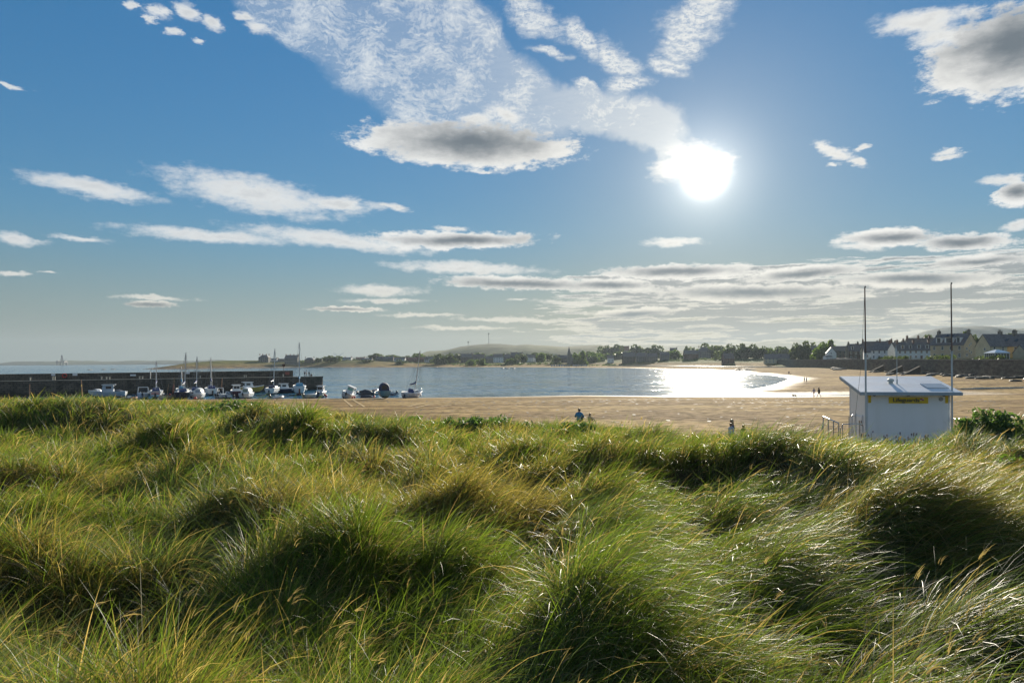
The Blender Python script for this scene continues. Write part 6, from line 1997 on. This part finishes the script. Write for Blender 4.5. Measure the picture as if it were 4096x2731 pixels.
def person(label, X, Y, Z, face, cols, pose='stand', h=1.75, hair=(0.05, 0.03, 0.02), long_hair=False, stride=0.0, shorts=False, group=None, coat=False, arm=0.0):
    """face: heading of the gaze (0 = away from the viewer, +y). cols: top, trousers, shoes"""
    k = h / 1.75
    t = thing('person', label, 'person', (X, Y, Z), -face, group)
    J, E = {}, []
    SK, TOP, BOT, SHO = 0, 1, 2, 3
    def j(n, x, y, z, r, m):
        J[n] = (x * k, y * k, z * k, r * k, m)
    if pose == 'stand':
        pz = .95
        j('pelvis', 0, 0, .95, .135, BOT if not coat else TOP)
        j('waist', 0, .0, 1.12, .125, TOP)
        j('chest', 0, .01, 1.34, .15, TOP)
        j('neck', 0, .01, 1.50, .055, SK)
        j('head', 0, .03, 1.61, .088, SK)
        j('crown', 0, .015, 1.70, .078, SK)
        for s, q in ((-1, 'l'), (1, 'r')):
            st = stride * s
            j('hip' + q, s * .085, 0, .90, .10, BOT if not coat else TOP)
            j('knee' + q, s * .095, st * .55 + .03, .50, .062, SK if shorts else BOT)
            j('ankle' + q, s * .10, st - (.08 if st < 0 else 0), .10 + (.06 if st < 0 else 0), .042, SK if shorts else BOT)
            j('toe' + q, s * .11, st + .14, .045, .04, SHO)
            j('sho' + q, s * .17, 0, 1.42, .07, TOP)
            j('elb' + q, s * (.24 + arm * .4), -.02 - st * .3, 1.16, .048, TOP)
            j('wri' + q, s * (.25 + arm), .05 - st * .6, .93, .034, TOP if coat else SK)
    else:   # seated with knees up
        j('pelvis', 0, 0, .13, .15, BOT)
        j('waist', 0, .03, .30, .135, TOP)
        j('chest', 0, .08, .52, .16, TOP)
        j('neck', 0, .12, .69, .055, SK)
        j('head', 0, .15, .80, .088, SK)
        j('crown', 0, .14, .89, .08, SK)
        for s, q in ((-1, 'l'), (1, 'r')):
            j('hip' + q, s * .10, .05, .13, .10, BOT)
            j('knee' + q, s * .16, .45, .45, .065, BOT)
            j('ankle' + q, s * .13, .72, .09, .045, BOT)
            j('toe' + q, s * .13, .88, .045, .04, SHO)
            j('sho' + q, s * .18, .08, .60, .078, TOP)
            j('elb' + q, s * .30, .18, .36, .056, TOP)
            j('wri' + q, s * .20, .42, .40, .036, SK)
    E += [('pelvis', 'waist'), ('waist', 'chest'), ('chest', 'neck'), ('neck', 'head'), ('head', 'crown')]
    J['nose'] = (0, J['head'][1] + .095 * k, J['head'][2] + .005 * k, .014 * k, SK)
    E.append(('head', 'nose'))
    for s, q in ((-1, 'l'), (1, 'r')):
        E += [('pelvis', 'hip' + q), ('hip' + q, 'knee' + q), ('knee' + q, 'ankle' + q), ('ankle' + q, 'toe' + q), ('chest', 'sho' + q), ('sho' + q, 'elb' + q), ('elb' + q, 'wri' + q)]
        w, e = Vector(J['wri' + q][:3]), Vector(J['elb' + q][:3])
        d = (w - e).normalized()
        side = d.cross(Vector((0, 0, 1)) if abs(d.z) < .9 else Vector((1, 0, 0))).normalized()
        pm = w + d * .07 * k
        J['palm' + q] = (*pm, .03 * k, SK)
        E.append(('wri' + q, 'palm' + q))
        for f, (o, ln) in enumerate(((-.03, .075), (-.01, .09), (.01, .085), (.03, .065))):
            tip = pm + side * o * k + d * ln * k + Vector((0, .012 * k, 0))
            J['fin%s%d' % (q, f)] = (*tip, .009 * k, SK)
            E.append(('palm' + q, 'fin%s%d' % (q, f)))
        th = w + d * .06 * k + Vector((0, .05 * k, 0))
        J['thumb' + q] = (*th, .01 * k, SK)
        E.append(('wri' + q, 'thumb' + q))
    me, mi = skinned('body', J, E, 'pelvis')
    for m_ in (_skin_tones, cols[0], cols[1], cols[2]):
        me.materials.append(m_)
    me.polygons.foreach_set('material_index', np.array(mi, np.int32))
    me.polygons.foreach_set('use_smooth', np.full(len(me.polygons), True))
    link('body', me, None, t)
    hd = Vector(J['head'][:3])
    hm = paint(hair, .5, .2, 8.0)
    b = MB().ball((hd.x, hd.y - .018 * k, hd.z + .045 * k), (.098 * k, .105 * k, .098 * k), 12, 8)
    if long_hair:
        b.loft([[(hd.x + r * k * math.cos(a), hd.y - .05 * k + r * .6 * k * math.sin(a) - o * k, hd.z + z * k) for a in np.linspace(0, 2 * math.pi, 9)[:-1]] for r, z, o in ((.08, .08, 0), (.10, -.04, .02), (.085, -.16, .03), (.04, -.26, .04))])
    b.build('hair', hm, t, True)
    eyes = MB()
    for s in (-1, 1):
        eyes.ball((hd.x + s * .032 * k, hd.y + .083 * k, hd.z + .022 * k), .011 * k, 6, 5)
    eyes.build('eye', DPAINT, t)
    if coat:
        rings = [[(r * 1.0 * k * math.cos(a), r * .75 * k * math.sin(a), z * k) for a in np.linspace(0, 2 * math.pi, 13)[:-1]] for r, z in ((.24, .62), (.23, .8), (.20, 1.0), (.19, 1.15), (.20, 1.32), (.12, 1.46))]
        MB().loft(rings).build('coat', cols[0], t, True)
    return t
def cl(r, g_, b, rough=.8):
    return paint((r, g_, b), rough, .12, 4.0)
def foot(x, y, z0=None):
    """ground point of feet seen at a photo pixel on the beach"""
    z = 1.0
    for _ in range(12):
        X, Y = P(x, y, z)
        z = max(hz(X, Y), -.05)
    return X, Y, z
GP = 'beach walkers'
X, Y, Z = foot(3276, 1588)
person('person in a long dark coat and shorts striding along the stream', X, Y, Z, -.9, (cl(.02, .02, .022), cl(.02, .02, .022), cl(.03, .03, .03)), h=1.83, stride=.30, shorts=True, coat=True, group=GP)
X, Y, Z = foot(3256, 1588)
person('person in a lilac top and magenta trousers with an arm held out', X, Y, Z, -.3, (cl(.38, .34, .42), cl(.22, .04, .13), cl(.1, .03, .05)), h=1.68, stride=.18, arm=.12, group=GP)
X, Y, Z = foot(3217, 1532)
person('person in a black jacket and shorts walking close beside another', X, Y, Z, 2.6, (cl(.025, .025, .03), cl(.03, .03, .035), cl(.05, .04, .03)), h=1.82, shorts=True, group=GP, stride=.08)
X, Y, Z = foot(3226, 1531)
person('person in a pale blue-grey top walking close beside the black jacket', X, Y, Z, 2.6, (cl(.28, .33, .38), cl(.05, .05, .07), cl(.05, .04, .03)), h=1.70, group=GP, stride=-.08)
X, Y, Z = foot(3156, 1499)
person('lone distant person in a violet-grey coat by the wet sand', X, Y, Z, .4, (cl(.14, .12, .2), cl(.3, .26, .22), cl(.1, .1, .1)), h=1.72, group=GP, coat=True)
# seated on the edge of the dunes
def seat(x, ytop, Y, h):
    X, Zt = at(x, ytop, Y)
    return X, Y, Zt - .96 * h / 1.75
X, Y, Z = seat(2316, 1632, 46, 1.78)
person('person in a bright blue hooded top sitting on the dune edge', X, Y, Z, .25, (cl(.02, .17, .32), cl(.04, .05, .08), cl(.1, .1, .1)), 'sit', 1.78)
X, Y, Z = seat(2356, 1651, 46, 1.2)
person('fair-haired child mostly hidden by grass beside the blue top', X, Y, Z, .9, (cl(.4, .36, .28), cl(.1, .1, .1), cl(.1, .1, .1)), 'sit', 1.2, hair=(.25, .16, .07), long_hair=True)
X, Zt = at(2928, 1676, 36.0)
person('fair long-haired person in a navy top bending behind a child', X, 36.0, Zt - 1.66, -.9, (cl(.06, .09, .17), cl(.05, .06, .1), cl(.1, .1, .1)), h=1.66, hair=(.42, .30, .16), long_hair=True)
X, Zt = at(2924, 1691, 35.2)
person('child in a pale blue top in front of the navy-clad adult', X, 35.2, Zt - 1.30, -2.0, (cl(.45, .5, .62), cl(.06, .08, .15), cl(.1, .1, .1)), h=1.30, hair=(.30, .19, .10))
X, Zt = at(2973, 1698, 35.2)
person('child in an olive green top half hidden by dune grass', X, 35.2, Zt - 1.25, 2.6, (cl(.10, .12, .02), cl(.05, .06, .04), cl(.1, .1, .1)), h=1.25, hair=(.10, .07, .03))
# on the pier head
for k, (x, off, h, pose, lab, c) in enumerate([(1226, 2.2, 1.5, 'stand', 'person leaning out with a fishing rod on the pier head', (.05, .05, .05)), (1236, 3.0, 1.75, 'stand', 'person in a pale top standing on the pier head', (.3, .33, .38)),
                                               (1243, 2.0, 1.45, 'stand', 'person in black standing near the end of the pier', (.03, .03, .03)), (1254, 2.4, 1.6, 'sit', 'person crouching at the very end of the pier', (.05, .04, .04))]):
    X, Y = pier_pt(pier_s(x), off)
    person(lab, X, Y, 3.32, .4 + k, (cl(*c), cl(.04, .04, .05), cl(.05, .05, .05)), pose, h, arm=.2 if k == 0 else 0.0, group='people fishing on the pier head')
# tiny walkers on the far sand
for k, (x, y, lab) in enumerate([(2306, 1469, 'speck of a person standing at the far tide line'), (2315, 1469, 'second speck of a person at the far tide line'), (2357, 1467, 'far person beside the shallow pool'), (2777, 1466, 'far dark person standing in the shining pool'), (1776, 1466, 'speck of a person on the sand below the hill')]):
    X, Y = P(x, y, .5)
    person(lab, X, Y, max(hz(X, Y), 0), 1.0 + k, (cl(.08, .07, .07), cl(.04, .04, .05), cl(.05, .05, .05)), 'stand', 1.75, group='far walkers')
def dog(label, x, y, s, heading, col):
    X, Y, Z = foot(x, y)
    t = thing('dog', label, 'dog', (X, Y, Z), heading)
    J = {'rump': (0, -.30, .50, .10, 0), 'belly': (0, -.05, .50, .105, 0), 'chest': (0, .25, .48, .14, 0), 'neck': (0, .40, .62, .085, 0), 'head': (0, .50, .70, .085, 0), 'muzzle': (0, .66, .66, .045, 0),
         'tail1': (0, -.45, .58, .03, 0), 'tail2': (0, -.60, .72, .018, 0)}
    E = [('rump', 'belly'), ('belly', 'chest'), ('chest', 'neck'), ('neck', 'head'), ('head', 'muzzle'), ('rump', 'tail1'), ('tail1', 'tail2')]
    for q, sx in (('l', -1), ('r', 1)):
        J.update({'fs' + q: (sx * .09, .26, .38, .06, 0), 'fk' + q: (sx * .09, .25 + sx * .05, .20, .036, 0), 'ff' + q: (sx * .09, .27 + sx * .09, .03, .033, 0),
                  'hk' + q: (sx * .09, -.22, .34, .065, 0), 'hh' + q: (sx * .09, -.40 - sx * .05, .19, .034, 0), 'hf' + q: (sx * .09, -.36 - sx * .05, .03, .033, 0), 'ear' + q: (sx * .06, .46, .80, .02, 0)})
        E += [('chest', 'fs' + q), ('fs' + q, 'fk' + q), ('fk' + q, 'ff' + q), ('rump', 'hk' + q), ('hk' + q, 'hh' + q), ('hh' + q, 'hf' + q), ('head', 'ear' + q)]
    J = {a: (b[0] * s, b[1] * s, b[2] * s, b[3] * s, 0) for a, b in J.items()}
    me, mi = skinned('body', J, E, 'belly')
    me.materials.append(col)
    link('body', me, None, t)
    MB().lathe([(.075 * s, 0), (.082 * s, .02 * s), (.075 * s, .04 * s)], 10, (0, .42 * s, .62 * s)).build('collar', RPAINT, t)
dog('dark shaggy dog sniffing at the stream edge', 3178, 1591, .95, 1.9, cl(.02, .015, .012))
dog('small brown dog beside the lone distant walker', 3163, 1498, .7, -1.2, cl(.05, .03, .02))
# ------------------------------------------------------------------ plants of the dunes
def leaf_cloud(n, r, centre_fn, size, up=0.6):
    c = centre_fn(n)
    a = r.normal(size=(n, 3)) + [0, 0, up]
    a /= np.linalg.norm(a, axis=1, keepdims=True)
    b = np.cross(a, r.normal(size=(n, 3)))
    b /= np.linalg.norm(b, axis=1, keepdims=True)
    s = (size * r.uniform(.6, 1.4, n))[:, None]
    V = np.stack([c - a * s, c + b * s * .42, c + a * s * 1.1, c - b * s * .42], 1).reshape(-1, 3)
    return V
WEEDL = leaf_mat((0.045, 0.085, 0.024), (0.10, 0.16, 0.045))
WEEDB = leaf_mat((0.05, 0.085, 0.05), (0.09, 0.14, 0.075))
STEMM = paint((0.06, 0.085, 0.03), .7)
FLOWM = paint((0.75, 0.74, 0.66), .6)
def weed_patch(label, x2, y2, w2, h, mat, seed, n=2600, flowers=0, zt=4.3):
    """leafy patch; its photo position on a 2352-wide copy"""
    r = np.random.default_rng(seed)
    X, Y = P(x2 * 1.7415, y2 * 1.7415, zt)
    W = w2 * 1.7415 / F * Y / 2 * 1.3
    t = thing('leafy_weed_patch', label, 'weeds', (X, Y, float(dune_h(np.array([X]), np.array([Y]))[0])), 0, 'leafy weed patches on the dune edge')
    z0 = t.location.z
    dep = max(.6, W * .35)
    ns = max(10, int(W * 22))
    sx = r.normal(0, .42, ns) * W
    sy = r.normal(0, .5, ns) * dep
    sz = dune_h(X + sx, Y + sy) - z0
    sh = (h + .20) * r.uniform(.35, 1.2, ns) * np.clip(1.15 - np.abs(sx / W) * .55, .4, 1.2)
    def cf(m):
        k = r.integers(0, ns, m)
        u = r.random(m) ** .7
        sp = .10 + .05 * W / 3
        return np.stack([sx[k] + r.normal(0, sp, m), sy[k] + r.normal(0, sp, m), sz[k] + sh[k] * u], -1)
    V = leaf_cloud(n, r, cf, .055 + .0011 * Y, .4)
    link('foliage', np_mesh('foliage', V, np.arange(len(V)).reshape(-1, 4), False), mat, t)
    st = MB()
    for k in range(0, ns, 2):
        st.tube([(sx[k], sy[k], sz[k] - .05), (sx[k] + r.normal(0, .04), sy[k], sz[k] + sh[k])], [.012, .006], 4)
    st.build('stem', STEMM, t)
    if flowers:
        c = cf(flowers)
        c[:, 2] += .12
        V = leaf_cloud(flowers, r, lambda m: c, .022 + .0006 * Y, .2)
        link('flower', np_mesh('flower', V, np.arange(len(V)).reshape(-1, 4), False), FLOWM, t)
weed_patch('broad blue-green weed patch at the foot of the pier view', 130, 922, 330, .55, WEEDB, 1, 3800, 20)
weed_patch('dark green weed patch in the middle of the dune edge', 535, 932, 200, .65, WEEDL, 2, 3400, 10)
weed_patch('low weed patch beside the sand bank', 690, 945, 90, .4, WEEDL, 3, 1500, 8)
weed_patch('small weed patch before the heeled yacht', 955, 948, 80, .45, WEEDL, 4, 1500, 12)
weed_patch('long dark weed patch along the dune crest', 1105, 962, 230, .55, WEEDL, 5, 3600, 40)
weed_patch('weed patch with white flowers below the seated person', 1300, 972, 150, .4, WEEDL, 6, 2200, 60)
weed_patch('weed patch on the crest past the seated person', 1460, 975, 150, .45, WEEDL, 7, 2400, 50)
weed_patch('weed patch in front of the navy-clad adult', 1650, 996, 120, .4, WEEDL, 8, 2000, 50)
weed_patch('flowering weed patch beside the hut railings', 1800, 1018, 160, .4, WEEDB, 9, 2200, 60, 3.9)
weed_patch('large dark weedy hummock beside the hut', 2275, 1006, 190, .75, WEEDL, 10, 5200, 60)
weed_patch('bright green weeds on the slope beyond the hut', 2330, 1085, 130, .5, leaf_mat((0.06, 0.12, 0.015), (0.12, 0.2, 0.03)), 11, 2600, 0)
weed_patch('nettle patch in the shaded hollow of the dunes', 240, 955, 120, .45, WEEDL, 12, 1600, 4)
# thistles in front of the hut
THISTLE = paint((0.16, 0.12, 0.16), .8, .3, 20.0)
THLEAF = paint((0.10, 0.12, 0.06), .7, .25)
for k, (x, yt) in enumerate([(3447, 1738), (3462, 1744), (3492, 1728), (3536, 1746), (3548, 1742), (3600, 1734), (3584, 1748), (3655, 1736), (3632, 1750), (3700, 1748), (3712, 1744)]):
    Y = 26.2 + .35 * (k % 3)
    X, Zt = at(x, yt, Y)
    z0 = float(dune_h(np.array([X]), np.array([Y]))[0])
    H = max(Zt - z0, .85)
    t = thing('thistle', 'tall thistle with dusky purple heads in front of the hut wall', 'thistle', (X, Y, z0), k * 1.3, 'thistles in front of the hut')
    r = np.random.default_rng(100 + k)
    st = MB().tube([(0, 0, -.05), (r.normal(0, .02), 0, H * .5), (r.normal(0, .03), 0, H)], [.014, .012, .008], 5)
    tips = [(0, 0, H)]
    for q in range(7):
        a, zz = r.uniform(0, 6.28), H * r.uniform(.55, .85)
        e = (.14 * math.cos(a) * r.uniform(.6, 1.3), .14 * math.sin(a), min(H * 1.02, zz + .2 * r.uniform(.6, 1.2)))
        st.tube([(0, 0, zz), (e[0] * .7, e[1] * .7, zz + (e[2] - zz) * .5), e], [.009, .007, .005], 4)
        tips.append(e)
    st.build('stem', THLEAF, t)
    for e in tips:
        MB().ball((e[0], e[1], e[2]), (.024, .024, .03), 7, 5).lathe([(.016, .02), (.03, .05), (.022, .06)], 7, e).build('flower_head', THISTLE, t)
    V = leaf_cloud(26, r, lambda m: np.stack([r.normal(0, .05, m), r.normal(0, .05, m), r.uniform(.1, .8, m) * H], -1), .06, .3)
    link('foliage', np_mesh('foliage', V, np.arange(len(V)).reshape(-1, 4), False), THLEAF, t)

# nodding seed heads
def build_seedheads():
    n = 520
    Y = 3.4 + 30 * rng.random(n) ** 1.7
    X = rng.uniform(-1, 1, n) * (0.80 * Y + 1.0)
    ok = edge_t(X, Y) > 0.5
    X, Y = X[ok], Y[ok]
    n = len(X)
    Z = dune_h(X, Y) - .02
    head = rng.normal(-.2, .7, n)
    L = rng.uniform(.75, 1.1, n)
    th0, cu = np.abs(rng.normal(.12, .1, n)), np.abs(rng.normal(.5, .3, n))
    straw = np.array([0.215, 0.175, 0.115]) * rng.uniform(.6, 1.2, (n, 1))
    w = np.maximum(.0035, .38 * Y / 682)
    parts = [blades(np.stack([X, Y, Z], -1), head, th0, cu, L, w, 5, straw * .6, straw, rng.normal(0, .6, n))]
    # tip positions
    s = np.linspace(0, 1, 6)
    th = th0[:, None] + cu[:, None] * s ** 1.4
    mid = .5 * (th[:, 1:] + th[:, :-1])
    dxy, dz = (np.sin(mid) * L[:, None] / 5).sum(1), (np.cos(mid) * L[:, None] / 5).sum(1)
    tip = np.stack([X + np.cos(head) * dxy, Y + np.sin(head) * dxy, Z + dz], -1)
    for q in range(5):
        m = rng.normal(0, .012, (n, 3))
        parts.append(blades(tip + m - [0, 0, .02], head + rng.normal(0, .25, n), th[:, -1] + rng.normal(0, .12, n), np.abs(rng.normal(.9, .35, n)), rng.uniform(.06, .15, n), np.maximum(rng.uniform(.004, .008, n), .45 * Y / 682), 3, straw * .9, straw * 1.05, rng.normal(0, 1.2, n)))
    o = link('grass_seed_heads', join_mesh('grass_seed_heads', parts, GRASS))
    o['kind'] = 'stuff'
    o['label'] = 'nodding straw-coloured seed heads standing above the dune grass'
build_seedheads()
# ------------------------------------------------------------------ sea air
def build_haze():
    me = MB().box(-6500, 6500, -300, 5800, -4.0, 215.0).mesh('haze')
    m, g, out = new_mat('sea_air')
    v = g.add('ShaderNodeVolumePrincipled')
    v.inputs['Color'].default_value = (0.45, 0.53, 0.60, 1.0)
    v.inputs['Density'].default_value = 9.5e-5
    v.inputs['Anisotropy'].default_value = 0.25
    g.t.links.new(v.outputs[0], out.inputs['Volume'])
    o = link('haze', me, m)
    o['kind'] = 'stuff'
build_haze()
